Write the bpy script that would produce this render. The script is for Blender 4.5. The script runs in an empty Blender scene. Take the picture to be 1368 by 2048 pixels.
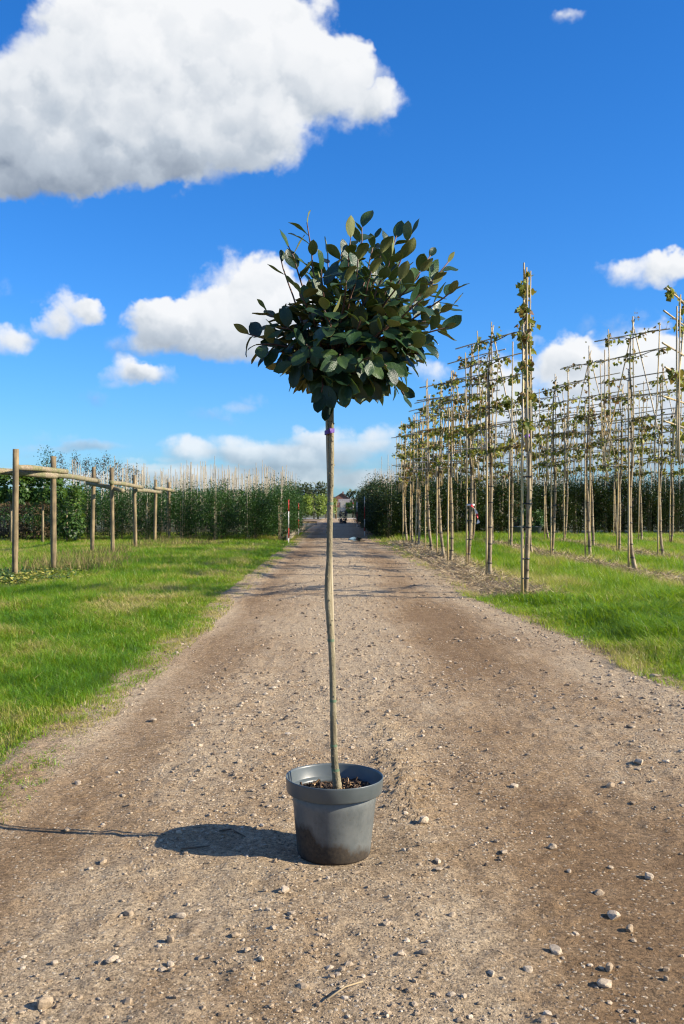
import bpy, math, random
import numpy as np
from mathutils import Vector, Matrix

sc = bpy.context.scene
rng = np.random.default_rng(11)
random.seed(5)

# ------------------------------------------------------------------ camera
CAMH, F, CX, HY = 1.37, 2000.0, 684.0, 1008.0      # eye height, focal length in photo pixels
cam = bpy.data.cameras.new('camera')
cam.sensor_width = 36; cam.lens = 36 * F / 2048
cam.clip_start = .05; cam.clip_end = 5000
cam.dof.use_dof = True; cam.dof.focus_distance = 3.95; cam.dof.aperture_fstop = 11.0
camo = bpy.data.objects.new('camera', cam); sc.collection.objects.link(camo)
camo.location = (0, 0, CAMH)
camo.rotation_euler = (math.radians(90) - math.atan((1024 - HY) / F), 0, 0)
sc.camera = camo
sc.render.resolution_x, sc.render.resolution_y = 684, 1024

# ------------------------------------------------------------------ sun, sky, exposure
SUN_EL = math.radians(28.0)
sun_h = Vector((0.977, -0.212, 0)).normalized()
to_sun = Vector((sun_h.x * math.cos(SUN_EL), sun_h.y * math.cos(SUN_EL), math.sin(SUN_EL)))
sun = bpy.data.lights.new('sun', 'SUN'); sun.energy = 5.0; sun.angle = math.radians(.53); sun.color = (1, .885, .72)
suno = bpy.data.objects.new('sun', sun); sc.collection.objects.link(suno)
suno.rotation_euler = (-to_sun).to_track_quat('-Z', 'Y').to_euler()
suno.location = (0, 0, 30)
sc.view_settings.view_transform = 'Standard'; sc.view_settings.look = 'None'
sc.view_settings.gamma = 1; sc.view_settings.use_curve_mapping = False
sc.view_settings.exposure = 0.95
sc.render.engine = 'CYCLES'
sc.cycles.use_denoising = True; sc.cycles.filter_width = 1.15
sc.cycles.max_bounces = 6; sc.cycles.transparent_max_bounces = 6
sc.cycles.caustics_reflective = False; sc.cycles.caustics_refractive = False

def build_world():
    w = bpy.data.worlds.new('World'); sc.world = w; w.use_nodes = True
    w.cycles.sampling_method = 'MANUAL'; w.cycles.sample_map_resolution = 256
    nt = w.node_tree; nt.nodes.clear(); L = nt.links
    def N(t, **k):
        n = nt.nodes.new(t)
        for a, b in k.items(): setattr(n, a, b)
        return n
    def put(sock, v):
        if hasattr(v, 'is_linked'): L.new(v, sock)
        else: sock.default_value = v
    def M(op, a, b=None, c=None, clamp=False):
        n = N('ShaderNodeMath', operation=op, use_clamp=clamp)
        put(n.inputs[0], a)
        if b is not None: put(n.inputs[1], b)
        if c is not None: put(n.inputs[2], c)
        return n.outputs[0]
    def V(op, a, b=None, c=None):
        n = N('ShaderNodeVectorMath', operation=op)
        put(n.inputs[0], a)
        if b is not None: put(n.inputs[1], b)
        if c is not None: put(n.inputs[2], c)
        return n.outputs['Value'] if op in ('DOT_PRODUCT', 'LENGTH') else n.outputs['Vector']
    def noise(vec, scale, detail, rough=.55, dist=0., color=False):
        n = N('ShaderNodeTexNoise'); put(n.inputs['Vector'], vec)
        n.inputs['Scale'].default_value = scale; n.inputs['Detail'].default_value = detail
        n.inputs['Roughness'].default_value = rough; n.inputs['Distortion'].default_value = dist
        return n.outputs['Color'] if color else n.outputs['Fac']
    def puff(vec, scale):
        n = N('ShaderNodeTexVoronoi', feature='F1'); put(n.inputs['Vector'], vec); n.inputs['Scale'].default_value = scale
        n.inputs['Detail'].default_value = 1.; n.inputs['Roughness'].default_value = .4
        return n.outputs['Distance']
    def smooth(x, a, b):
        n = N('ShaderNodeMapRange', interpolation_type='SMOOTHSTEP')
        put(n.inputs['Value'], x); put(n.inputs['From Min'], a); put(n.inputs['From Max'], b)
        return n.outputs['Result']
    sky = N('ShaderNodeTexSky', sky_type='NISHITA')
    sky.sun_disc = False; sky.sun_elevation = SUN_EL
    sky.sun_rotation = math.atan2(sun_h.x, sun_h.y)
    sky.air_density = 1.0; sky.dust_density = .5; sky.ozone_density = 2.0
    hsv = N('ShaderNodeHueSaturation'); hsv.inputs['Saturation'].default_value = 1.10
    hsv.inputs['Value'].default_value = 1.0
    L.new(V('MULTIPLY', sky.outputs[0], (.70, 1.15, 1.85)), hsv.inputs['Color'])      # camera white balance for a deep clear blue
    tc = N('ShaderNodeTexCoord'); d = tc.outputs['Generated']
    sep = N('ShaderNodeSeparateXYZ'); L.new(d, sep.inputs[0])
    az = M('ARCTAN2', sep.outputs[0], sep.outputs[1]); el = M('ARCSINE', sep.outputs[2])
    cmb = N('ShaderNodeCombineXYZ'); L.new(az, cmb.inputs[0]); L.new(el, cmb.inputs[1])
    w1 = V('SUBTRACT', noise(d, 11, 2, color=True), (.5, .5, .5))
    w2 = V('SUBTRACT', noise(d, 42, 3, .6, color=True), (.5, .5, .5))
    lowf = M('MULTIPLY_ADD', smooth(el, .02, .22), .72, .28)
    p = V('MULTIPLY_ADD', w1, V('SCALE', (.055, .035, 0)), cmb.outputs[0])
    L.new(lowf, p.node.inputs[1].links[0].from_node.inputs['Scale'])
    p = V('MULTIPLY_ADD', w2, V('SCALE', (.034, .030, 0)), p)
    L.new(lowf, p.node.inputs[1].links[0].from_node.inputs['Scale'])
    # the heaps of cloud: centre, radii (photo pixels of arc), strength, brightness offset
    blobs = [(150,100,130,115,1,.1),(300,70,180,120,1,.2),(450,95,150,120,1,.2),(600,110,120,110,1,.2),(690,165,105,80,1,.1),
      (765,222,75,36,.7,.1),(150,240,260,110,1,-.1),(400,225,240,120,1,0),(20,285,170,95,1,-.25),(520,275,110,62,1,0),(-120,260,200,130,1,-.1),
      (250,320,260,55,.8,-.35),(30,345,190,50,.9,-.5),
      (470,580,95,78,1,.2),(335,640,85,46,1,.1),(440,655,175,62,1,0),(560,620,100,95,1,.1),(410,700,130,34,.7,-.3),(240,700,70,25,.4,-.5),
      (140,630,62,42,.8,.1),(70,662,62,38,.7,0),(10,690,60,32,.8,0),(190,622,45,22,.5,0),(0,580,40,30,.3,-.3),
      (250,752,75,30,.9,.1),(330,762,75,22,.6,-.2),(225,800,70,28,.35,-.5),
      (500,795,60,26,.6,-.1),(440,828,70,28,.5,-.4),
      (362,905,55,30,.9,.05),(465,892,75,30,.9,.1),(150,885,110,22,.5,-.3),(330,960,260,26,.55,.0),(60,960,140,22,.5,.1),(200,900,80,16,.45,-.4),(60,905,70,14,.35,-.2),(250,925,90,14,.5,.1),
      (600,885,60,30,.6,0),(690,884,75,36,.7,.15),(785,868,58,38,.75,.2),(720,930,240,42,.6,-.4),(540,925,150,32,.8,-.3),(600,970,260,30,.6,-.1),(900,965,200,30,.6,0),(400,950,200,20,.4,-.2),
      (850,745,55,32,.5,0),(985,760,80,52,.9,.1),(1120,45,34,16,.3,0),
      (1290,545,80,34,.6,.1),(1360,535,60,30,.5,0),(1255,645,85,30,.4,-.3),(1120,705,75,44,.9,.2),(1220,735,130,62,1,.2),(1350,720,85,66,1,.3),
      (1200,830,250,100,.9,-.15),(1390,840,200,95,.9,-.1),(1010,850,130,70,.7,-.1),(1130,920,330,40,.6,-.3),(1050,670,40,22,.4,-.1)]
    Ds = Ls = None
    for (px, py, rx, ry, k, b) in blobs:
        a0 = math.atan((px - CX) / F); e0 = math.atan((HY - py) / F * math.cos(a0))
        rx *= 1.22 / F; ry *= 1.22 / F; k = k + .14 if k < .65 else k
        q = V('MULTIPLY_ADD', p, (1 / rx, 1 / ry, 0), (-a0 / rx, -e0 / ry, 0))
        r2 = V('DOT_PRODUCT', q, q)
        wgt = M('MAXIMUM', M('MULTIPLY_ADD', r2, -k, k), 0.)
        lt = V('DOT_PRODUCT', q, (.22, .62, 0))
        lw = M('MULTIPLY', M('ADD', lt, b), wgt)
        Ds = wgt if Ds is None else M('ADD', Ds, wgt)
        Ls = lw if Ls is None else M('ADD', Ls, lw)
    # the rest of the dome: the same broken cumulus
    dz = V('MULTIPLY', d, (1, 1, 2.2))
    g = M('MULTIPLY', M('SUBTRACT', noise(dz, 2.6, 3, .55, .3), .49), 7., clamp=True)
    out_a = smooth(M('ABSOLUTE', az), .42, .60)
    out_e = smooth(el, .52, .70)
    g = M('MULTIPLY', g, M('MAXIMUM', out_a, out_e))
    Ds = M('ADD', Ds, g); Ls = M('ADD', Ls, M('MULTIPLY', g, .15))
    lt = M('DIVIDE', Ls, M('ADD', Ds, .02))
    n3 = M('SUBTRACT', noise(d, 24, 7, .60), .5)
    soft = M('MULTIPLY', Ds, 2.5, clamp=True)
    qd = V('MULTIPLY_ADD', w2, (.035, .035, .035), d)
    pf1 = puff(qd, 19.); pf2 = puff(V('ADD', qd, (sun_h.x * .008, 0., .013)), 19.)
    n3 = M('ADD', M('MULTIPLY', n3, .75), M('MULTIPLY', M('SUBTRACT', .46, pf1), .42))
    dens = M('SUBTRACT', M('ADD', Ds, M('MULTIPLY', M('MULTIPLY', n3, 2.1), M('MULTIPLY', soft, M('SUBTRACT', 1.15, smooth(Ds, .35, 1.25))))), .09)
    wid = M('MULTIPLY_ADD', smooth(lt, -.25, .5), -.55, 1.25)
    alpha = smooth(dens, 0., wid)
    big = M('SUBTRACT', noise(d, 9, 3, .5), .5)
    t = M('ADD', M('MULTIPLY_ADD', lt, .85, .68), M('MULTIPLY_ADD', big, .25, M('MULTIPLY', M('SUBTRACT', pf2, pf1), .48)))
    # thin edges let more light through
    t = M('ADD', t, M('MULTIPLY', M('SUBTRACT', 1., smooth(dens, 0., 1.6)), .12))
    ramp = N('ShaderNodeValToRGB'); L.new(t, ramp.inputs[0])
    cr = ramp.color_ramp; cr.elements[0].position = 0.0; cr.elements[0].color = (.235, .285, .36, 1)
    cr.elements[1].position = 1.0; cr.elements[1].color = (.93, .94, .95, 1)
    e = cr.elements.new(.45); e.color = (.52, .58, .65, 1)
    e = cr.elements.new(.75); e.color = (.80, .83, .86, 1)
    cs = V('SCALE', ramp.outputs[0]); cs.node.inputs['Scale'].default_value = 9.6
    mix = N('ShaderNodeMix', data_type='RGBA'); L.new(M('MULTIPLY', alpha, M('MULTIPLY_ADD', smooth(el, .03, .14), .22, .75)), mix.inputs['Factor'])
    L.new(hsv.outputs[0], mix.inputs['A']); L.new(cs, mix.inputs['B'])
    bg = N('ShaderNodeBackground'); bg.inputs['Strength'].default_value = .0555
    L.new(mix.outputs['Result'], bg.inputs['Color'])
    out = N('ShaderNodeOutputWorld'); L.new(bg.outputs[0], out.inputs[0])
build_world()

# ------------------------------------------------------------------ helpers
def gp(px, py):
    Y = CAMH * F / (py - HY); return (px - CX) / F * Y, Y
def pt(px, py, Y):
    return Vector(((px - CX) / F * Y, Y, CAMH + (HY - py) / F * Y))
_tab = np.random.default_rng(3).random((256, 256))
def vnoise(x, y):
    x = np.asarray(x, float); y = np.asarray(y, float)
    xi = np.floor(x).astype(int); yi = np.floor(y).astype(int)
    fx = x - xi; fy = y - yi; fx = fx * fx * (3 - 2 * fx); fy = fy * fy * (3 - 2 * fy)
    g = lambda a, b: _tab[a & 255, b & 255]
    return (g(xi, yi) * (1 - fx) + g(xi + 1, yi) * fx) * (1 - fy) + (g(xi, yi + 1) * (1 - fx) + g(xi + 1, yi + 1) * fx) * fy
def fbm(x, y, o=4):
    s = 0; a = .5; x = np.asarray(x, float); y = np.asarray(y, float)
    for i in range(o):
        s = s + a * (vnoise(x + 17.3 * i, y + 9.1 * i) - .5); a *= .5; x = x * 2.03; y = y * 2.03
    return s
def sstep(x, a, b):
    t = np.clip((np.asarray(x, float) - a) / (b - a), 0, 1); return t * t * (3 - 2 * t)

class MB:
    def __init__(s): s.v = []; s.f = []; s.m = []; s.a = []; s.n = 0
    def add(s, V, Fs, mi=0, tint=0.5):
        V = np.asarray(V, float).reshape(-1, 3)
        for Fa in (Fs if isinstance(Fs, list) and getattr(Fs[0], 'ndim', 1) == 2 else [Fs]):
            Fa = np.asarray(Fa, int); s.f.append(Fa + s.n)
            s.m.append(np.broadcast_to(np.asarray(mi, int), (len(Fa),)))
        s.a.append(np.broadcast_to(np.asarray(tint, float), (len(V),)))
        s.v.append(V); s.n += len(V); return s
    def tube(s, pts, rad, sides=6, cap=True, mi=0, tint=.5):
        pts = np.asarray([tuple(q) for q in pts], float); k = len(pts)
        rad = np.broadcast_to(np.asarray(rad, float), (k,))
        tg = np.gradient(pts, axis=0); tg /= np.linalg.norm(tg, axis=1)[:, None] + 1e-12
        ref = np.array([1., 0, 0]) if abs(tg[0, 0]) < .8 else np.array([0, 1., 0])
        u = np.cross(tg, ref); u /= np.linalg.norm(u, axis=1)[:, None]; w = np.cross(tg, u)
        an = np.arange(sides) * 2 * math.pi / sides
        ring = pts[:, None, :] + rad[:, None, None] * (np.cos(an)[None, :, None] * u[:, None, :] + np.sin(an)[None, :, None] * w[:, None, :])
        V = ring.reshape(-1, 3); i = np.arange(k - 1)[:, None] * sides; j = np.arange(sides)[None, :]; j2 = (j + 1) % sides
        Q = np.stack([i + j, i + j2, i + sides + j2, i + sides + j], -1).reshape(-1, 4)
        fs = [Q]
        if cap:
            V = np.vstack([V, pts[:1], pts[-1:]]); b = k * sides; jj = np.arange(sides)
            fs.append(np.stack([np.full(sides, b), (jj + 1) % sides, jj], -1))
            fs.append(np.stack([np.full(sides, b + 1), b - sides + jj, b - sides + (jj + 1) % sides], -1))
        return s.add(V, fs, mi, tint)
    def box(s, c, size, rz=0, mi=0, tint=.5):
        h = np.asarray(size, float) / 2
        V = np.array([[x, y, z] for z in (-1, 1) for x, y in ((-1, -1), (1, -1), (1, 1), (-1, 1))]) * h
        c_, s_ = math.cos(rz), math.sin(rz)
        V = V @ np.array([[c_, s_, 0], [-s_, c_, 0], [0, 0, 1]]) + np.asarray(c, float)
        return s.add(V, np.array([[3, 2, 1, 0], [4, 5, 6, 7], [0, 1, 5, 4], [1, 2, 6, 5], [2, 3, 7, 6], [3, 0, 4, 7]]), mi, tint)
    def lathe(s, prof, n=48, c=(0, 0, 0), mi=0, wob=None):
        prof = np.asarray(prof, float); k = len(prof); an = np.arange(n) * 2 * math.pi / n
        R = prof[:, 0][:, None] * (1 if wob is None else wob(an)[None, :])
        V = np.stack([R * np.cos(an), R * np.sin(an), np.repeat(prof[:, 1][:, None], n, 1)], -1).reshape(-1, 3) + np.asarray(c, float)
        i = np.arange(k - 1)[:, None] * n; j = np.arange(n)[None, :]; j2 = (j + 1) % n
        return s.add(V, np.stack([i + j, i + j2, i + n + j2, i + n + j], -1).reshape(-1, 4), mi)
    def leaves(s, pos, dirs, nrm, ln, wd, tint, fold=.25, mi=0):
        pos = np.asarray(pos, float); dirs = np.asarray(dirs, float); nrm = np.asarray(nrm, float); n = len(pos)
        dirs = dirs / (np.linalg.norm(dirs, axis=1)[:, None] + 1e-9)
        side = np.cross(dirs, nrm); side /= np.linalg.norm(side, axis=1)[:, None] + 1e-9
        up = np.cross(side, dirs)
        ln = np.broadcast_to(ln, (n,))[:, None]; wd = np.broadcast_to(wd, (n,))[:, None]
        mid = pos + dirs * ln * .45 + up * wd * fold
        V = np.stack([pos, mid - side * wd * .5, pos + dirs * ln, mid + side * wd * .5], 1).reshape(-1, 3)
        b = np.arange(n)[:, None] * 4
        return s.add(V, np.concatenate([b + [0, 1, 2], b + [0, 2, 3]]), mi, np.repeat(np.broadcast_to(tint, (n,)), 4))
    def mesh(s, name, mats, smooth=True):
        me = bpy.data.meshes.new(name); V = np.concatenate(s.v); me.vertices.add(len(V)); me.vertices.foreach_set('co', V.ravel())
        lv = np.concatenate([f.ravel() for f in s.f]); lt = np.concatenate([np.full(len(f), f.shape[1]) for f in s.f])
        ls = np.concatenate([[0], np.cumsum(lt)[:-1]])
        me.loops.add(len(lv)); me.loops.foreach_set('vertex_index', lv.astype(np.int32))
        me.polygons.add(len(lt)); me.polygons.foreach_set('loop_start', ls.astype(np.int32))
        me.polygons.foreach_set('material_index', np.concatenate(s.m).astype(np.int32))
        me.polygons.foreach_set('use_smooth', np.full(len(lt), bool(smooth)))
        for m in (mats if isinstance(mats, (list, tuple)) else [mats]): me.materials.append(m)
        at = me.attributes.new('tint', 'FLOAT', 'POINT'); at.data.foreach_set('value', np.concatenate(s.a).astype(np.float32))
        me.update(calc_edges=True); return me
    def build(s, name, mats, parent=None, smooth=True):
        return link(name, s.mesh(name, mats, smooth), parent)
def link(name, me, parent=None):
    o = bpy.data.objects.new(name, me); sc.collection.objects.link(o)
    if parent is not None: o.parent = parent
    return o
def tag(o, label=None, cat=None, group=None, kind=None):
    if label: o['label'] = label
    if cat: o['category'] = cat
    if group: o['group'] = group
    if kind: o['kind'] = kind
    return o
def empty(name, loc, rz=0):
    o = bpy.data.objects.new(name, None); sc.collection.objects.link(o)
    o.location = loc; o.rotation_euler = (0, 0, rz); o.empty_display_size = .1; return o
def copy_tree(o, parent=None):
    c = o.copy(); sc.collection.objects.link(c); c.parent = parent
    for ch in list(o.children): copy_tree(ch, c)
    return c
ORD = ['first', 'second', 'third', 'fourth', 'fifth', 'sixth', 'seventh', 'eighth', 'ninth', 'tenth', 'eleventh', 'twelfth']

# ------------------------------------------------------------------ materials
class NB:
    def __init__(s, name):
        s.m = bpy.data.materials.new(name); s.m.use_nodes = True; s.nt = s.m.node_tree
        s.b = s.nt.nodes['Principled BSDF']; s.out = s.nt.nodes['Material Output']
    def n(s, t, **k):
        n = s.nt.nodes.new(t)
        for a, b in k.items(): setattr(n, a, b)
        return n
    def put(s, sock, v):
        if hasattr(v, 'is_linked'): s.nt.links.new(v, sock)
        elif isinstance(v, (tuple, list)) and len(v) == 3 and sock.type == 'RGBA': sock.default_value = (*v, 1)
        else: sock.default_value = v
    def co(s, kind='Object'): return s.n('ShaderNodeTexCoord').outputs[kind]
    def pos(s): return s.n('ShaderNodeNewGeometry').outputs['Position']
    def map(s, vec, scale=(1, 1, 1)):
        n = s.n('ShaderNodeMapping'); s.put(n.inputs['Vector'], vec); n.inputs['Scale'].default_value = scale; return n.outputs[0]
    def noise(s, vec, scale, detail=4, rough=.55, dist=0):
        n = s.n('ShaderNodeTexNoise'); s.put(n.inputs['Vector'], vec); n.inputs['Scale'].default_value = scale
        n.inputs['Detail'].default_value = detail; n.inputs['Roughness'].default_value = rough; n.inputs['Distortion'].default_value = dist
        return n.outputs['Fac']
    def vor(s, vec, scale, out='Distance'):
        n = s.n('ShaderNodeTexVoronoi'); s.put(n.inputs['Vector'], vec); n.inputs['Scale'].default_value = scale; return n.outputs[out]
    def ramp(s, fac, stops):
        n = s.n('ShaderNodeValToRGB'); s.put(n.inputs[0], fac); cr = n.color_ramp
        while len(cr.elements) < len(stops): cr.elements.new(.5)
        for e, (p, c) in zip(cr.elements, stops):
            e.position = p; e.color = (*c, 1) if isinstance(c, (tuple, list)) else (c, c, c, 1)
        return n.outputs[0]
    def mix(s, f, a, b, blend='MIX'):
        n = s.n('ShaderNodeMix', data_type='RGBA', blend_type=blend); s.put(n.inputs['Factor'], f); s.put(n.inputs['A'], a); s.put(n.inputs['B'], b)
        return n.outputs['Result']
    def math(s, op, a, b=0., clamp=False):
        n = s.n('ShaderNodeMath', operation=op, use_clamp=clamp); s.put(n.inputs[0], a); s.put(n.inputs[1], b); return n.outputs[0]
    def attr(s, name='tint'): return s.n('ShaderNodeAttribute', attribute_name=name).outputs['Fac']
    def bump(s, h, strength=.5, dist=.01, normal=None):
        n = s.n('ShaderNodeBump'); s.put(n.inputs['Height'], h); n.inputs['Strength'].default_value = strength; n.inputs['Distance'].default_value = dist
        if normal is not None: s.put(n.inputs['Normal'], normal)
        return n.outputs[0]
    def fin(s, col, rough=.8, normal=None, spec=None):
        s.put(s.b.inputs['Base Color'], col); s.put(s.b.inputs['Roughness'], rough)
        if normal is not None: s.put(s.b.inputs['Normal'], normal)
        if spec is not None: s.b.inputs['Specular IOR Level'].default_value = spec
        return s.m
    def translucent(s, col, amount):
        t = s.n('ShaderNodeBsdfTranslucent'); s.put(t.inputs['Color'], col)
        mx = s.n('ShaderNodeMixShader'); mx.inputs[0].default_value = amount
        s.nt.links.new(s.b.outputs[0], mx.inputs[1]); s.nt.links.new(t.outputs[0], mx.inputs[2])
        s.nt.links.new(mx.outputs[0], s.out.inputs[0]); return s.m

def mat_foliage(name, stops, rough=.45, trans=.25, tcol=None, spec=.5):
    b = NB(name); c = b.ramp(b.attr(), stops)
    b.fin(c, rough, spec=spec)
    if trans: b.translucent(b.mix(.5, c, tcol or (.2, .32, .04)), trans)
    return b.m
def mat_wood(name, stops, scale=(30, 30, 3), rough=.75, bump=.4):
    b = NB(name); p = b.map(b.co(), scale); n1 = b.noise(p, 1., 6, .65); n2 = b.noise(b.co(), 4, 4)
    c = b.ramp(b.math('ADD', b.math('MULTIPLY', n1, .6), b.math('MULTIPLY', n2, .4)), stops)
    return b.fin(c, rough, b.bump(n1, bump, .004))

# ------------------------------------------------------------------ ground and track
def xl(Y): return -1.55 + .16 * fbm(np.asarray(Y) * .55, 3.3, 4) + .10 * fbm(np.asarray(Y) * 3, 8.1, 2)
def xr(Y):
    return np.interp(Y, [-3, 6, 7.3, 9.4, 14.3, 20, 30, 36, 60, 100], [2.7, 2.62, 2.48, 2.36, 1.9, 1.82, 1.4, 1.2, 1.15, 1.15]) + .22 * fbm(np.asarray(Y) * .6, 41.3, 4)
POT = Vector((-.032, 3.90, 0))
def tread(x, y):
    # lug marks pressed by a tractor tyre, running past the pot
    (ax, ay), (bx, by) = gp(752, 1395), gp(850, 1690)
    dx, dy = bx - ax, by - ay; l = math.hypot(dx, dy); dx /= l; dy /= l
    s_ = (x - ax) * dx + (y - ay) * dy; t_ = (x - ax) * -dy + (y - ay) * dx
    band = np.exp(-(np.abs(t_) / .13) ** 4) * sstep(s_, -.2, .3) * (1 - sstep(s_, l * .8, l + .3))
    lug = np.sin(2 * math.pi * (s_ + .55 * np.abs(t_)) / .085)
    return band * sstep(lug, .0, .6) * .018 * sstep(fbm(x * 3 + 3, y * 3, 3), -.16, .04)
def height(x, y):
    x = np.asarray(x, float); y = np.asarray(y, float)
    h = .024 + .030 * fbm(x * .9, y * .6, 3) + .024 * fbm(x * 4, y * 3, 4) + .026 * fbm(x * 17, y * 15, 4)
    # shallow wheel ruts
    for c, w_, dp in ((-1.22, .26, .014), (1.05, .38, .016)):
        h = h - dp * np.exp(-((x - c - .1 * fbm(y * .4, c)) / w_) ** 2)
    h = h + tread(x, y)
    h = np.maximum(h, .005 + .004 * vnoise(x * 20, y * 20))
    r = np.hypot(x - POT.x, y - POT.y)
    return h * sstep(r, .13, .34) + .005 * (1 - sstep(r, .13, .34))
def zat(x, y): return float(height(x, y))

def make_ground():
    b = NB('field_soil'); p = b.pos()
    n = b.noise(p, .35, 6); n2 = b.noise(p, 9, 5)
    c = b.mix(n2, b.ramp(n, [(.3, (.05, .075, .014)), (.7, (.08, .095, .02))]), (.06, .05, .028))
    m = b.fin(c, .95, b.bump(n2, .6, .03))
    g = MB(); g.add([[-2500, -400, 0], [2500, -400, 0], [2500, 4000, 0], [-2500, 4000, 0]], [[0, 1, 2, 3]])
    tag(g.build('ground', m, smooth=False), kind='structure')
make_ground()

def make_track():
    rows = [-2.0]
    while rows[-1] < 1.4: rows.append(rows[-1] + .15)
    while rows[-1] < 8: rows.append(rows[-1] * 1.0042)
    while rows[-1] < 93: rows.append(rows[-1] * 1.009)
    Y = np.array(rows); nc = 330; s_ = np.linspace(0, 1, nc)
    a = xl(Y) - .30; bb = xr(Y) + .30
    X = a[:, None] + (bb - a)[:, None] * s_[None, :]; YY = np.repeat(Y[:, None], nc, 1)
    YY = YY + .004 * np.clip(YY, 0, 10) * (_tab[np.arange(len(Y))[:, None] % 256, np.arange(nc)[None, :] % 256] - .5)
    Z = height(X, YY)
    edge = np.minimum(s_, 1 - s_)[None, :]; Z = np.where(edge < .02, .004 + (Z - .004) * edge / .02, Z)
    # packed brown dirt (1) against pale washed gravel (0): a real change of material along the wheel lines
    nz = fbm(X * .8, YY * .35, 4)
    dirt = .42 + .95 * nz + .75 * fbm(X * 3.1, YY * 1.2, 4)
    dirt += .42 * np.exp(-((X + 1.28 - .12 * fbm(YY * .4, 7.)) / .28) ** 2) + .45 * np.exp(-((X - 1.05) / .5) ** 2)
    dirt += .40 * sstep(X, .2, .9) * (1 - sstep(YY, 3.6, 5.5))
    dirt -= .50 * np.exp(-((X - .05) / .55) ** 2) * sstep(YY, 4.5, 7) + .30 * np.exp(-((X + .95) / .35) ** 2) * (1 - sstep(YY, 3.2, 4.6))
    dirt -= .45 * np.exp(-((X - xr(YY) + .25) / .3) ** 2) + .35 * np.exp(-((X - xl(YY) - .12) / .16) ** 2)
    dirt -= .3 * np.exp(-((X - .38) / .22) ** 2) * (1 - sstep(YY, 3.2, 4))
    i = np.arange(len(Y) - 1)[:, None] * nc; j = np.arange(nc - 1)[None, :]
    Q = np.stack([i + j, i + j + 1, i + nc + j + 1, i + nc + j], -1).reshape(-1, 4)
    b = NB('gravel_and_dirt'); p = b.pos(); dt = b.attr()
    nA = b.noise(p, 55, 8, .7); nB = b.noise(p, 7, 6, .6); nC = b.noise(p, 190, 4, .7)
    f = b.math('ADD', dt, b.math('MULTIPLY', b.math('SUBTRACT', nB, .5), 1.1))
    base = b.ramp(f, [(.10, (.395, .305, .195)), (.5, (.300, .212, .122)), (1.0, (.200, .128, .065))])
    fine = b.ramp(b.math('ADD', b.math('MULTIPLY', nA, .6), b.math('MULTIPLY', nC, .4)), [(.36, .20), (.5, .95), (.64, 1.70)])
    col = b.mix(1.0, base, fine, 'MULTIPLY')
    v1 = b.vor(p, 62); vc = b.vor(p, 62, 'Color')
    sp = b.n('ShaderNodeSeparateColor'); b.put(sp.inputs[0], vc)
    lotsa = b.math('SUBTRACT', .62, b.math('MULTIPLY', f, .45))
    pick = b.math('LESS_THAN', sp.outputs[0], lotsa); isl = b.math('MULTIPLY', pick, b.math('LESS_THAN', v1, .42))
    stone = b.ramp(sp.outputs[1], [(0, (.15, .11, .075)), (.35, (.36, .275, .18)), (.75, (.47, .385, .27)), (1, (.57, .49, .37))])
    col = b.mix(b.math('MULTIPLY', isl, .75), col, stone)
    hh = b.math('ADD', b.math('MULTIPLY', nA, .8), b.math('ADD', b.math('MULTIPLY', isl, b.math('SUBTRACT', .6, v1)), b.math('MULTIPLY', nC, .35)))
    m = b.fin(col, .95, b.bump(hh, 1.0, .018), spec=.2)
    g = MB(); g.add(np.stack([X, YY, Z], -1), Q, 0, np.clip(dirt, 0, 1).ravel())
    tag(g.build('track', m), kind='structure')
make_track()

M_straw = mat_foliage('dry_straw', [(0, (.16, .11, .06)), (.5, (.36, .27, .15)), (1, (.52, .42, .26))], .8, .1, (.4, .3, .15))
def make_strip(x_of, w, y0, y1, name):
    ys = np.arange(y0, y1, .12); ss = np.linspace(-1, 1, 14)
    ww = w * (1 + .9 * fbm(ys * .8, y0, 3))
    X = x_of(ys)[:, None] + ww[:, None] * ss; Y = np.repeat(ys[:, None], 14, 1)
    Z = .006 + (1 - ss[None, :] ** 2) * (.015 + .055 * np.clip(fbm(X * 2.2, Y * 2.2, 4) + .15, 0, 1)) + .02 * np.abs(fbm(X * 8, Y * 8, 2)) * (1 - ss[None, :] ** 2)
    i = np.arange(len(ys) - 1)[:, None] * 14; j = np.arange(13)[None, :]
    g = MB(); g.add(np.stack([X, Y, Z], -1), np.stack([i + j, i + j + 1, i + 15 + j, i + 14 + j], -1).reshape(-1, 4))
    return tag(g.build(name, M_mulch), kind='structure')
_b = NB('mulched_soil'); _p = _b.pos(); _n = _b.noise(_p, 16, 7, .7)
M_mulch = _b.fin(_b.ramp(_n, [(.3, (.04, .026, .014)), (.5, (.115, .078, .044)), (.7, (.26, .19, .11))]), .95, _b.bump(_n, 1, .04))
ROWX = [lambda y: 2.74 - (np.asarray(y) - 14) * .019, lambda y: 5.80 - (np.asarray(y) - 16) * .035, lambda y: 8.15 - (np.asarray(y) - 22) * .03, lambda y: 11.3 - (np.asarray(y) - 30) * .03]
make_strip(lambda y: ROWX[0](y) - .12, .48, 14.1, 37, 'mulch_strip')
make_strip(ROWX[1], .42, 15.0, 38, 'mulch_strip')
make_strip(ROWX[2], .35, 21, 38, 'mulch_strip')
make_strip(ROWX[3], .35, 30, 40, 'mulch_strip')

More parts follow.
